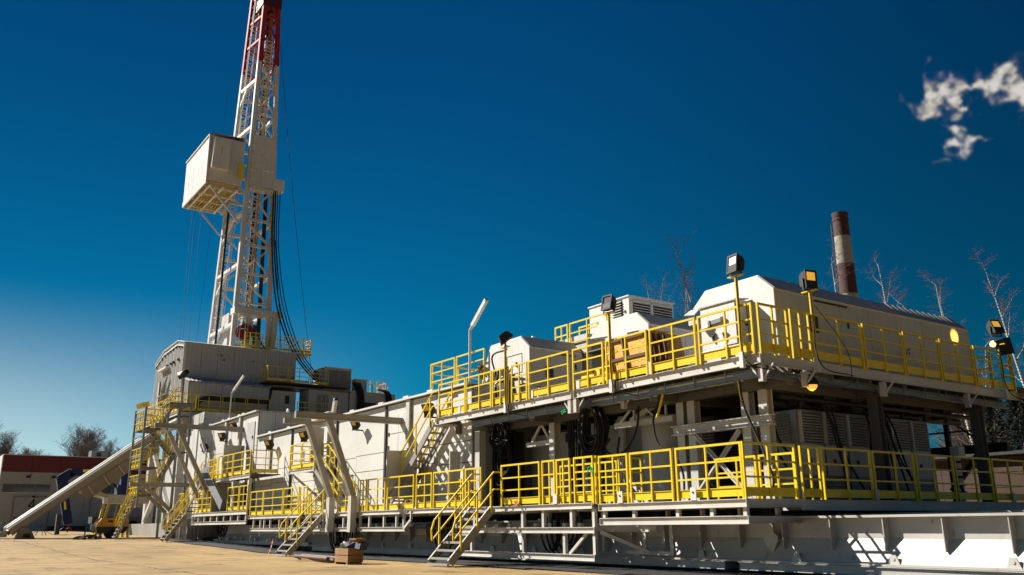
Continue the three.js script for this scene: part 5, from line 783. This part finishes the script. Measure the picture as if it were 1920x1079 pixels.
// ---------------------------------------------------------------- ramp, yard gear on the left
{
  const t = thing('pipe_ramp', 'long pale pipe ramp sloping from the drill floor down to the yard on the left', 'ramp', [-63, gy(-63), -10]);
  const a = [-63, 0.98, -6.15], b = [-63, 7.0, -13.75]; const u = V(b).sub(V(a)).normalize(), n = new THREE.Vector3(0, -u.z, u.y).normalize(); if (n.y < 0) n.negate();
  const off = (p, k, s) => [p[0] + s, p[1] + n.y * k, p[2] + n.z * k];
  one('slide_plate', (m) => m.bar(off(a, 0, 0), off(b, 0, 0), 2.2, 0.06), steel, t); for (const s of [-1.15, 1.15]) { one('side_beam', (m) => m.bar(off(a, -0.12, s), off(b, -0.12, s), 0.06, 0.4).bar(off(a, 0.1, s), off(b, 0.1, s), 0.2, 0.03).bar(off(a, -0.33, s), off(b, -0.33, s), 0.2, 0.03), stairm, t); one('skid_pipe', (m) => m.tube(off(a, 0.16, s * 0.8), off(b, 0.16, s * 0.8), 0.08), white, t); }
  const c = V(a).lerp(V(b), 0.45), d = V(a).lerp(V(b), 0.98); one('lower_panel', (m) => m.bar(off(c.toArray(), -0.75, 1.1), off(d.toArray(), -0.75, 1.1), 0.05, 0.75), concrete, t); for (let k = 0; k < 5; k++) { const e = V(a).lerp(V(b), 0.5 + k * 0.11); one('rib', (m) => m.bar(off(e.toArray(), -0.4, 1.15), off(e.toArray(), -1.1, 1.15), 0.07), steel, t); }
  one('strut', (m) => m.bar([-62.2, 3.55, -9.75], [-62.2, 2.5, -13.6], 0.3, 0.22).bar([-63.9, 3.55, -9.75], [-63.9, 2.5, -13.6], 0.3, 0.22), steel, t);
}
{ const t = thing('ramp_foot', 'trapezoid pale concrete block lying just below the foot of the ramp', 'block', [-62, gy(-62), -6.9]); one('block', (m) => m.prism([[-7.6, gy(-62) - 0.05], [-6.5, gy(-62) - 0.05], [-6.75, gy(-62) + 0.62], [-7.25, gy(-62) + 0.62]], 'x', -62.5, -61.6), concrete, t); Bx('slot', dark, t, -61.6, -61.58, gy(-62) + 0.06, gy(-62) + 0.3, -7.3, -6.9); }
{ const t = thing('pipe_bundle', 'grey pipe end on a low pale beam at the left edge of the yard', 'pipes', [-64, gy(-64), -5]); one('pipe', (m) => m.tube([-64, 1.28, -2.5], [-64, 1.28, -5.9], 0.2, 16).tube([-64, 1.28, -5.5], [-64, 1.28, -5.75], 0.26, 16), galv, t); Bx('beam', steel, t, -64.6, -63.2, 0.62, 0.98, -6.2, -2); }
{
  const t = thing('tripod_stand', 'thin dark tripod standing on the yard between the garage doors', 'stand', [-72, gy(-72), -9.2]); const y = gy(-72); for (const [a, b] of [[-0.5, -0.3], [0.5, -0.3], [0, 0.5]]) one('leg', (m) => m.bar([-72 + b, y, -9.2 + a * 0.7], [-72, y + 0.75, -9.2], 0.04), dark, t); one('cable', (m) => m.path([[-72, y + 0.5, -9.2], [-72.3, y + 0.05, -10], [-72.5, y + 0.02, -11]], 0.02).path([[-72, y + 0.5, -9.2], [-72.3, y + 0.05, -8.4], [-72.5, y + 0.02, -7.6]], 0.02), dark, t);
}
{ // blue loader crane
  const t = thing('loader_crane', 'dark blue folding loader crane with hanging jib in front of the grey garage', 'crane', [-78, gy(-78), -14]);
  const P = (z, y) => [-76, y, z], y0 = gy(-76);
  one('column', (m) => m.bar(P(-15.1, 3.2), P(-15.2, 5.4), 0.7, 0.6).bx(-76.6, -75.4, 3.0, 4.4, -16.2, -14.6), blue, t); one('boom', (m) => m.bar(P(-15.3, 5.2), P(-14.7, 5.55), 0.6, 0.7).bar(P(-14.8, 5.45), P(-11.2, 5.3), 0.5, 0.55).bar(P(-11.3, 5.3), P(-10.5, 4.7), 0.5, 0.7), blue, t);
  one('jib', (m) => m.bar(P(-10.6, 4.9), P(-11.0, 3.3), 0.55, 0.75).bar(P(-10.95, 3.4), P(-11.45, 1.45), 0.4, 0.6), blue, t); one('cylinder', (m) => m.tube(P(-14.9, 4.1), P(-13.3, 5.1), 0.12).tube(P(-11.15, 3.2), P(-11.3, 1.6), 0.1), black, t);
  one('stripe', (m) => m.bar([-75.7, 5.42, -12.0], [-75.7, 5.45, -12.9], 0.05, 0.2).bar([-75.74, 3.1, -11.0], [-75.74, 2.5, -11.1], 0.05, 0.15), yellow, t); one('hook', (m) => m.tube(P(-11.5, 1.5), P(-11.52, 1.15), 0.05).add(new THREE.TorusGeometry(0.14, 0.05, 8, 14, 4.5).rotateY(Math.PI / 2).translate(-76, 1.0, -11.55)), red, t);
  one('control_seat', (m) => { m.bx(-75.9, -75.2, 3.5, 3.6, -14.2, -13.1).bx(-75.8, -75.3, 3.7, 4.1, -13.9, -13.4); for (const z of [-14.2, -13.1]) m.bar([-75.3, 3.4, z], [-75.3, 4.5, z], 0.06); m.bar([-75.3, 4.5, -14.2], [-75.3, 4.5, -13.1], 0.06); }, black, t); Bx('outrigger', dark, t, -76.3, -75.8, y0, y0 + 1.5, -10.9, -10.6);
  for (const [z, r] of [[-13.5, 0.5], [-16, 0.5]]) one('wheel', (m) => m.add(new THREE.CylinderGeometry(r, r, 0.4, 20).rotateZ(Math.PI / 2).translate(-75.6, y0 + r, z)), rubber, t); Bx('chassis', dark, t, -77, -75.4, y0 + 0.8, y0 + 1.3, -20, -13);
}
{ const t = thing('catwalk_table', 'pale steel table on yellow legs beside the foot of the stair tower', 'table', [-62.5, gy(-62), -12.6]); const g = gy(-62); Bx('table_box', steel, t, -63.2, -61.5, 2.62, 3.15, -13.9, -11.4); for (const [z, o] of [[-11.5, 0.35], [-12.6, -0.2]]) for (const x of [-63.1, -61.6]) one('leg', (m) => m.bar([x, g, z + o], [x, 2.62, z], 0.16), yellow, t); one('ladder', (m) => { for (const z of [-12.35, -12.0]) m.bar([-61.4, g, z + 0.3], [-61.5, 2.6, z], 0.05); for (let k = 1; k < 8; k++) m.bar([-61.4, g + k * 0.25, -12.35 + 0.3 - k * 0.035], [-61.4, g + k * 0.25, -12.0 + 0.3 - k * 0.035], 0.04); }, yellow, t); }
{
  const t = thing('air_compressor', 'orange towable air compressor with black lower half on the yard', 'compressor', [-60, gy(-60), -11.0]); const y = gy(-60), O = std([0.62, 0.27, 0.015], { map: grime, roughness: 0.45 });
  one('cover', (m) => m.prism([[-12.95, y + 0.72], [-11.0, y + 0.72], [-11.35, y + 1.2], [-12.75, y + 1.2]], 'x', -60.8, -59.4), O, t); one('base', (m) => m.prism([[-12.95, y + 0.7], [-11.0, y + 0.7], [-11.1, y + 0.42], [-11.5, y + 0.3], [-12.7, y + 0.3]], 'x', -60.75, -59.45), black, t);
  for (const x of [-60.75, -59.38]) one('wheel', (m) => m.add(new THREE.CylinderGeometry(0.3, 0.3, 0.2, 20).rotateZ(Math.PI / 2).translate(x, y + 0.3, -12.1)), rubber, t); one('drawbar', (m) => m.bar([-60.1, y + 0.42, -11.0], [-60.1, y + 0.5, -9.5], 0.08).bar([-60.1, y + 0.5, -10.6], [-60.1, y, -10.6], 0.06).path([[-60.1, y + 0.5, -9.6], [-60.1, y + 0.65, -9.4], [-60.1, y + 0.5, -9.2]], 0.04), black, t); one('frame', (m) => m.path([[-59.35, y + 0.4, -11.1], [-59.3, y + 0.9, -11.0], [-59.35, y + 0.95, -11.15]], 0.03), steel, t); Bx('vent', black, t, -59.4, -59.38, y + 0.95, y + 1.08, -12.0, -11.7); t.position.z += 0.55;
}
{ const t = thing('scrap_pile', 'small dark heap of metal parts lying in front of the compressor drawbar', 'scrap', [-58.5, gy(-58), -10]); one('pieces', (m) => { for (let k = 0; k < 9; k++) m.box([-58.5 + rr(-0.3, 0.3), gy(-58) + rr(0.05, 0.22), -10 + rr(-0.5, 0.5)], [rr(0.1, 0.4), rr(0.08, 0.2), rr(0.2, 0.7)], [rr(-0.3, 0.3), rr(0, 2), rr(-0.4, 0.4)]); }, std([0.08, 0.05, 0.04], { map: grime }), t); }
{ // crate with tools, pipes near the stair
  const t = thing('wooden_crate', 'brown wooden crate of odds and ends standing on the ground before the gallows posts', 'crate', [-24.6, 0, -11.4]); const x0 = -24.9, x1 = -24.0, z0 = -11.4, z1 = -10.95;
  for (const [a, b] of [[0.06, 0.24], [0.26, 0.44]]) { Bx('board', wood, t, x0, x1, a, b, z1 - 0.03, z1); Bx('board', wood, t, x1 - 0.03, x1, a, b, z0, z1 - 0.035); Bx('board', wood, t, x0, x0 + 0.03, a, b, z0, z1 - 0.035); Bx('board', wood, t, x0, x1, a, b, z0 - 0.03, z0); } Bx('base', wood, t, x0 + 0.04, x1 - 0.04, 0.05, 0.08, z0, z1 - 0.04); for (const x of [x0, x1 - 0.1]) Bx('runner', wood, t, x, x + 0.1, 0, 0.05, z0, z1);
  one('tarpaulin', (m) => { for (let k = 0; k < 5; k++) m.box([x0 + 0.3 + k * 0.03, 0.42 + k * 0.04, -11.3 + rr(-0.2, 0.2)], [0.36 - k * 0.04, 0.12, 0.4], [rr(-0.4, 0.4), rr(0, 2), rr(-0.4, 0.4)]); }, white, t); one('parts', (m) => { for (let k = 0; k < 8; k++) m.box([-24.3 + rr(-0.3, 0.3), rr(0.4, 0.56), -11.35 + rr(-0.2, 0.2)], [rr(0.12, 0.3), rr(0.1, 0.22), rr(0.12, 0.3)], [rr(-0.4, 0.4), rr(0, 2), rr(-0.4, 0.4)]); }, std([0.03, 0.04, 0.08]), t); Bx('lid', wood, t, -24.5, -24.05, 0.68, 0.71, -11.5, -11.2); Bx('lid_box', wood, t, -24.45, -24.05, 0.45, 0.675, -11.5, -11.25);
}
{ const t = thing('loose_pipes', 'dark rusty pipes and timbers lying on the ground left of the wooden crate', 'pipes', [-27, 0, -11.6]); for (let k = 0; k < 4; k++) one('pipe', (m) => m.tube([-29.5 + k * 0.2, 0.07 + (k % 2) * 0.05, -11.9 + k * 0.2], [-25.6, 0.07 + (k % 2) * 0.05, -11.7 + k * 0.22], 0.06, 8), k % 2 ? std([0.07, 0.025, 0.018]) : dark, t); Bx('timber', wood, t, -28, -25.5, 0, 0.08, -11.3, -11.15); }

// ---------------------------------------------------------------- garage building on the left
{
  const t = thing('garage_building', 'long grey garage with dark red parapet and numbered doors at the far left', 'building', [-119, gy(-115), -30]); const X = -115, y = gy(-115), z1 = -9.9, z0 = -60;
  for (let k = 0; k < 17; k++) Bx('wall_panel', bwall, t, X - 0.1, X, y - 0.1, 7.4, z1 - 2.95 * (k + 1) + 0.02, z1 - 2.95 * k - 0.02); Bx('wall_core', bwall, t, -140, X - 0.12, y - 0.1, 7.3, z0, z1 - 0.02);
  for (let k = 0; k < 17; k++) Bx('parapet_sheet', bred, t, X - 0.2, X + 0.12, 7.41, 9.25, z1 - 2.95 * (k + 1) + 0.01, z1 - 2.95 * k - 0.01); Bx('parapet_core', bred, t, -140, X - 0.22, 7.31, 9.15, z0, z1); Bx('coping', white, t, -140, X + 0.16, 9.26, 9.34, z0, z1 + 0.05); Bx('end_trim', white, t, -140, X + 0.05, y, 9.2, z1 + 0.001, z1 + 0.12);
  const doorAt = (zc, digit) => { const d = sub('garage_door', t), a = zc - 1.75, b = zc + 1.75; for (let k = 0; k < 6; k++) Bx('door_section', bwall, d, X + 0.01, X + 0.07, y + k * 0.62 + 0.01, y + (k + 1) * 0.62 - 0.01, a, b); Bx('frame', roofm, d, X + 0.01, X + 0.12, y + 3.72, y + 3.86, a - 0.15, b + 0.15); for (const z of [a - 0.1, b + 0.1]) Bx('frame', roofm, d, X + 0.01, X + 0.12, y, y + 3.72, z - 0.06, z + 0.06); for (let k = 0; k < 3; k++) Bx('door_window', glassm, d, X + 0.072, X + 0.09, y + 1.35, y + 1.6, zc + 1.6 - k * 0.95 - 0.62, zc + 1.6 - k * 0.95); };
  const digit = (segs, z, yb) => one('door_number', (m) => { for (const [a, b, c, d] of segs) m.bar([X + 0.1, yb + b, z - a], [X + 0.1, yb + d, z - c], 0.02, 0.14); }, black, t);
  doorAt(-13.3); doorAt(-21.3); digit([[0.5, 0, 0.5, 1.15], [0.5, 1.15, 0, 0.35], [0, 0.35, 0.72, 0.35]], -13.0, y + 2.35); digit([[0, 1.1, 0.5, 1.1], [0.55, 1.05, 0.55, 0.65], [0.15, 0.6, 0.5, 0.6], [0.58, 0.55, 0.58, 0.1], [0, 0.03, 0.5, 0.03]], -20.9, y + 2.35);
  for (const zc of [-12.6, -18.6, -22.5]) { const w = sub('window_strip', t); for (let k = 0; k < 3; k++) Bx('pane', glassm, w, X + 0.01, X + 0.04, 5.15, 6.05, zc + 2.4 - k * 1.6 - 1.56, zc + 2.4 - k * 1.6); Bx('sill', white, w, X + 0.01, X + 0.14, 5.06, 5.13, zc - 2.5, zc + 2.45); }
  for (const z of [-12.6, -15.2, -19.6, -23]) Bx('wall_lamp', dark, t, X + 0.01, X + 0.3, 6.75, 7.0, z - 0.2, z + 0.2); Bx('wall_lamp', dark, t, X + 0.01, X + 0.25, 4.55, 4.75, -13.6, -13.3); Bx('plinth', dark, t, X + 0.01, X + 0.05, y, y + 0.55, -19.2, -15.2);
  Bx('roof_unit', galv, t, -121, -119, 9.3, 10.4, -21.5, -19.6); Bx('roof_unit_grille', dark, t, -118.99, -118.96, 9.7, 10.2, -20.7, -20.2);
}

// ---------------------------------------------------------------- chimney and trees
{
  const t = thing('chimney_stack', 'tall rust and white banded chimney stack rising behind the longest enclosure', 'chimney', [-39.5, 0, -60]); const bands = [[0, 8, 'w'], [8, 12.6, 'r'], [12.6, 17.0, 'r2'], [17.0, 18.4, 'w'], [18.4, 20.9, 'r'], [20.9, 23.2, 'w'], [23.2, 25.0, 'r']], rad = (y) => 0.68 - (y - 18) * 0.012;
  const rm = std([0.062, 0.018, 0.012], { map: grime, roughness: 0.8, bumpMap: grain, bumpScale: 0.03 }), wm = std([0.31, 0.28, 0.235], { roughness: 0.85, map: tex(512, 3.2, (u, v) => { const s = sm(0.55, 0.72, fbm(u * 14, v * 4, 5, 130, 2)); const k = 0.85 + 0.15 * fbm(u * 9, v * 9, 3, 133, 9); return [k * mix(1, 0.62, s), k * mix(1, 0.5, s), k * mix(1, 0.42, s)]; }) });
  for (const [a, b, c] of bands) one('band', (m) => m.add(new THREE.CylinderGeometry(rad(b), rad(a), b - a - 0.01, 40, 1, false).translate(-39.45, (a + b) / 2, -60)), c === 'w' ? wm : rm, t);
  one('rim', (m) => m.add(new THREE.CylinderGeometry(0.65, 0.62, 0.35, 40).translate(-39.45, 25.0, -60)).add(new THREE.CylinderGeometry(0.64, 0.64, 0.12, 40).translate(-39.45, 24.6, -60)), rm, t); one('ladder', (m) => { for (let y = 12; y < 24.5; y += 0.45) m.bx(-40.24, -40.12, y, y + 0.05, -60.2, -59.8); m.bx(-40.27, -40.22, 12, 24.5, -60.2, -60.15).bx(-40.27, -40.22, 12, 24.5, -59.85, -59.8); }, dark, t);
}
const birchM = std([0.6, 0.56, 0.52], { roughness: 0.85, map: tex(256, 0.8, (u, v) => { const d = sm(0.6, 0.72, fbm(u * 3, v * 18, 4, 140, 3)); const k = 0.9 - 0.7 * d; return [k, k * 0.97, k * 0.93]; }) });
const twigM = std([0.12, 0.07, 0.06], { roughness: 0.9 }), barkM = std([0.12, 0.095, 0.078], { roughness: 0.95 }), twigD = std([0.13, 0.1, 0.082], { roughness: 0.95 });
function cone(pos, nor, a, b, r0, r1, n) {              // open tapered tube pushed into arrays
  const d = b.clone().sub(a).normalize(), x = new THREE.Vector3(d.y, d.z, -d.x).cross(d).normalize(), y = new THREE.Vector3().crossVectors(d, x), P = (c, r, k) => { const q = k / n * Math.PI * 2, v = x.clone().multiplyScalar(Math.cos(q)).addScaledVector(y, Math.sin(q)); return [c.clone().addScaledVector(v, r), v]; };
  for (let k = 0; k < n; k++) { const [p0, n0] = P(a, r0, k), [p1, n1] = P(a, r0, k + 1), [q0] = P(b, r1, k), [q1] = P(b, r1, k + 1); for (const [p, m] of [[p0, n0], [p1, n1], [q1, n1], [p0, n0], [q1, n1], [q0, n0]]) { pos.push(p.x, p.y, p.z); nor.push(m.x, m.y, m.z); } }
}
function bare(name, label, base, h, o = {}) {
  const t = thing(name, label, 'tree', base, o.group), lay = { trunk: [[], []], branch: [[], []], twig: [[], []] }, stems = o.stems ?? 1;
  const grow = (p, dir, len, r, depth) => {
    const key = depth === 0 ? 'trunk' : depth < 2 ? 'branch' : 'twig', L = lay[key], seg = depth === 0 ? 12 : depth === 1 ? 7 : depth === 2 ? 4 : 3; let a = p.clone(), d = dir.clone();
    for (let i = 0; i < seg; i++) {
      const w = depth === 0 ? 0.035 : 0.2; d.add(new THREE.Vector3(rr(-w, w), rr(-w * 0.4, w * 0.7) + (depth === 1 ? 0.05 : depth >= 2 ? (o.droop ?? -0.02) : 0), rr(-w, w))).normalize();
      const b = a.clone().addScaledVector(d, len / seg), r0 = r * (1 - i / seg * 0.88), r1 = r * (1 - (i + 1) / seg * 0.88); cone(L[0], L[1], a, b, r0, r1, depth === 0 ? 8 : depth === 1 ? 5 : 3);
      const f = (i + 1) / seg; let kids = depth === 0 ? (f > (o.clear ?? 0.3) ? (o.k0 ?? 1) + (rnd() > 0.45) : 0) : depth === 1 ? (f > 0.2 ? 2 : 0) : depth === 2 ? (o.k2 ?? 2) : 0;
      for (let k = 0; k < kids; k++) { const q = rr(0, Math.PI * 2), up = depth === 0 ? rr(o.up0 ?? 0.5, (o.up0 ?? 0.5) + 0.6) : rr(-0.1, 0.6), nd = new THREE.Vector3(Math.cos(q), up, Math.sin(q)).normalize().addScaledVector(d, 0.35).normalize(); grow(b, nd, len * (depth === 0 ? rr(0.14, 0.28) * (o.long ?? 0.72) * (1.2 - f * 0.7) : rr(0.3, 0.55)), depth === 0 ? r1 * 0.3 + 0.008 : Math.max(r1 * 0.5, o.tw ?? 0.005), depth + 1); }
      a = b;
    }
  };
  for (let s = 0; s < stems; s++) grow(new THREE.Vector3(rr(-0.3, 0.3) * (stems > 1), -0.1, rr(-0.3, 0.3) * (stems > 1)), new THREE.Vector3(rr(-0.04, 0.04) + (o.lean ?? 0) + (stems > 1 ? (s - (stems - 1) / 2) * 0.16 : 0), 1, rr(-0.05, 0.05)).normalize(), h * 0.93 * (s ? rr(0.7, 0.95) : 1), o.r ?? h * 0.009, 0);
  for (const [k, mt] of [['trunk', o.bark ?? birchM], ['branch', o.bark ?? birchM], ['twig', o.twig ?? twigM]]) { const [p, n] = lay[k]; if (!p.length) continue; const g = new THREE.BufferGeometry(); g.setAttribute('position', new THREE.Float32BufferAttribute(p, 3)); g.setAttribute('normal', new THREE.Float32BufferAttribute(n, 3)); boxUv(g); const m = new THREE.Mesh(g, mt); m.name = k === 'trunk' ? 'trunk' : k === 'branch' ? 'branches' : 'twigs'; if (k !== 'trunk') m.userData.kind = 'stuff'; m.castShadow = m.receiveShadow = true; t.add(m); }
  return t;
}
bare('birch_tree', 'bare pale birch behind the rooftop air unit, left of the tallest birch', [-39.6, 0, -41], 18.4, { stems: 3, clear: 0.45 });
bare('birch_tree', 'tallest bare birch with a straight white trunk left of the chimney', [-36.2, 0, -41], 19.2, { clear: 0.5 });
bare('birch_tree', 'bare birch with forked stem at the left foot of the tallest birch', [-38.0, 0, -42], 17.6, { clear: 0.4, stems: 2 });
bare('birch_tree', 'slender bare birch standing right in front of the chimney stack', [-26.4, 0, -40], 15.6, { clear: 0.5, k0: 1 });
bare('birch_tree', 'wide forked bare birch just right of the chimney stack', [-23.9, 0, -40], 15.3, { stems: 3, clear: 0.35 });
bare('birch_tree', 'bare birch with reddish twigs behind the far end of the longest enclosure', [-20.2, 0, -40], 13.4, { stems: 2, clear: 0.3 });
bare('birch_tree', 'bare birch branches cut by the right edge of the picture', [-16.4, 0, -38], 12.6, { stems: 2, clear: 0.25, lean: -0.12 });
const W0 = { bark: barkM, twig: twigD, tw: 0.02, clear: 0.15, k0: 3, k2: 2, droop: 0.08, up0: 1.7, long: 1.4 };
bare('bare_tree', 'dense brown leafless tree behind the garage roof, tallest on the left', [-150, 0, -23.4], 16.8, { ...W0, stems: 7 });
bare('bare_tree', 'brown leafless tree right behind the garage roof unit', [-148, 0, -27.5], 13.4, { ...W0, stems: 3 });
bare('bare_tree', 'brown leafless tree at the left edge of the picture', [-152, 0, -12.4], 15.8, { ...W0, stems: 6 });
bare('bare_tree', 'low brown leafless tree second from the left edge', [-150, 0, -16.6], 13.2, { ...W0, stems: 6 });
bare('bare_tree', 'leafless tree with brown twigs seen faintly through the gap under the upper platform', [-23.5, 0, -44], 9.5, { ...W0, stems: 3, tw: 0.012 });
{ // dark conifers at the right edge
  const needle = std([0.012, 0.015, 0.007], { roughness: 0.9 }), needle2 = std([0.028, 0.016, 0.008], { roughness: 0.9 });
  for (const [x, z, h, l] of [[-19.3, -39, 6.6, 'dark dense conifer at the right edge below the upper platform'], [-16.8, -36, 6.2, 'dark conifer partly cut by the right edge of the picture'], [-21.3, -43, 5.4, 'dark conifer seen between the far platform columns']]) {
    const t = thing('conifer_tree', l, 'tree', [x, 0, z]); new MB().tube([x, 0, z], [x, h, z], 0.16, 8, 0.03).build('trunk', barkM, t);
    for (const [nm, mt, cnt] of [['crown', needle, 14000], ['dry_sprays', needle2, 5000]]) { const p = []; for (let k = 0; k < cnt; k++) { const f = Math.pow(rnd(), 0.75), y = h * (0.06 + 0.93 * f), R = (1 - f) * 2.3 + 0.25, q = rr(0, 6.283), ring = 0.6 + 0.4 * Math.sin(q * 5 + y * 4), rad = R * Math.sqrt(rr(0.15, 1)) * ring, c = new THREE.Vector3(Math.cos(q) * rad, y - rad * 0.25, Math.sin(q) * rad), d = new THREE.Vector3(Math.cos(q) + rr(-0.6, 0.6), rr(-0.6, 0.4), Math.sin(q) + rr(-0.6, 0.6)).normalize().multiplyScalar(rr(0.08, 0.2)), w = new THREE.Vector3(rr(-1, 1), rr(-1, 1), rr(-1, 1)).normalize().multiplyScalar(0.022); for (const v of [c.clone().sub(w), c.clone().add(w), c.clone().add(d)]) p.push(v.x, v.y, v.z); } const g = new THREE.BufferGeometry(); g.setAttribute('position', new THREE.Float32BufferAttribute(p, 3)); g.computeVertexNormals(); boxUv(g); const m = new THREE.Mesh(g, mt); m.name = nm; m.userData.kind = 'stuff'; m.castShadow = m.receiveShadow = true; t.add(m); }
  }
}
{ const t = thing('brick_shed', 'low brown brick shed glimpsed through the gap under the upper platform', 'building', [-21, 0, -35]); const bm = std([0.06, 0.034, 0.022], { map: grime, roughness: 0.9 }); for (let k = 0; k < 9; k++) for (let j = 0; j < 6; j++) Bx('wall_block', bm, t, -27 + k * 1.3 + 0.01, -27 + k * 1.3 + 1.29, j * 0.56, j * 0.56 + 0.54, -34.2, -34); Bx('roof', dark, t, -27.3, -15.0, 3.4, 3.52, -37, -33.7); }
{ const t = thing('lattice_frame', 'dark steel lattice frame behind the far end of the upper platform', 'frame', [-14.5, 1.5, -26]); for (const x of [-15.4, -14.35, -13.4]) Bx('post', dark, t, x - 0.07, x + 0.07, 1.5, 4.3, -26.1, -25.98); Bx('beam', dark, t, -15.6, -12.6, 2.95, 3.2, -26.12, -25.95); one('brace', (m) => m.bar([-13.4, 3.0, -26], [-14.4, 1.9, -26], 0.14).bar([-14.35, 4.1, -26], [-13.4, 3.3, -26], 0.05), dark, t); Bx('rail', dark, t, -15.4, -13.4, 3.6, 3.65, -26.05, -26); }
{ const t = thing('spare_valve', 'sunlit white pipe with black fittings standing at the far end of the side walkway', 'valve', [-12.9, 1.5, -23.4]); one('pipe', (m) => m.bx(-13.0, -12.75, 2.75, 3.0, -23.9, -23.6).tube([-12.9, 1.55, -23.7], [-12.9, 2.75, -23.7], 0.1, 14), white, t); one('fitting', (m) => { for (let k = 0; k < 5; k++) m.tube([-12.9, 1.75 + k * 0.2, -23.7], [-12.9, 1.81 + k * 0.2, -23.7], 0.15, 14); m.path([[-12.8, 1.6, -23.6], [-12.7, 1.9, -23.4], [-12.9, 2.1, -23.3]], 0.04); }, black, t); }
for (const [c, r, l] of [[[-16.24, 2.32, -13.6], [0.0, 0.35, 0.09], 'bright green ribbon tied to the end post of the lower railing below the hose coil'], [[-18.75, 4.0, -14.8], [0.0, 0.3, 0.08], 'bright green ribbon tied under the upper platform beside the hose coil'], [[-19.35, 1.62, -13.56], [0.6, 0.2, 0.08], 'faded orange cloth tied low on the railing right of the near stair']]) { const t = thing('ribbon', l, 'ribbon', c), mt = std(r, { roughness: 0.8 }); one('knot', (m) => m.box(c, [0.07, 0.06, 0.07], [0.3, 0.4, 0.2]), mt, t); for (let k = 0; k < 4; k++) one('tail', (m) => m.path([c, [c[0] + rr(-0.1, 0.1), c[1] + rr(-0.02, 0.08), c[2] + 0.04], [c[0] + rr(-0.16, 0.16), c[1] + rr(-0.14, 0.02), c[2] + 0.05]], 0.014, 4, 8), mt, t); }
renderer.render(scene, camera);
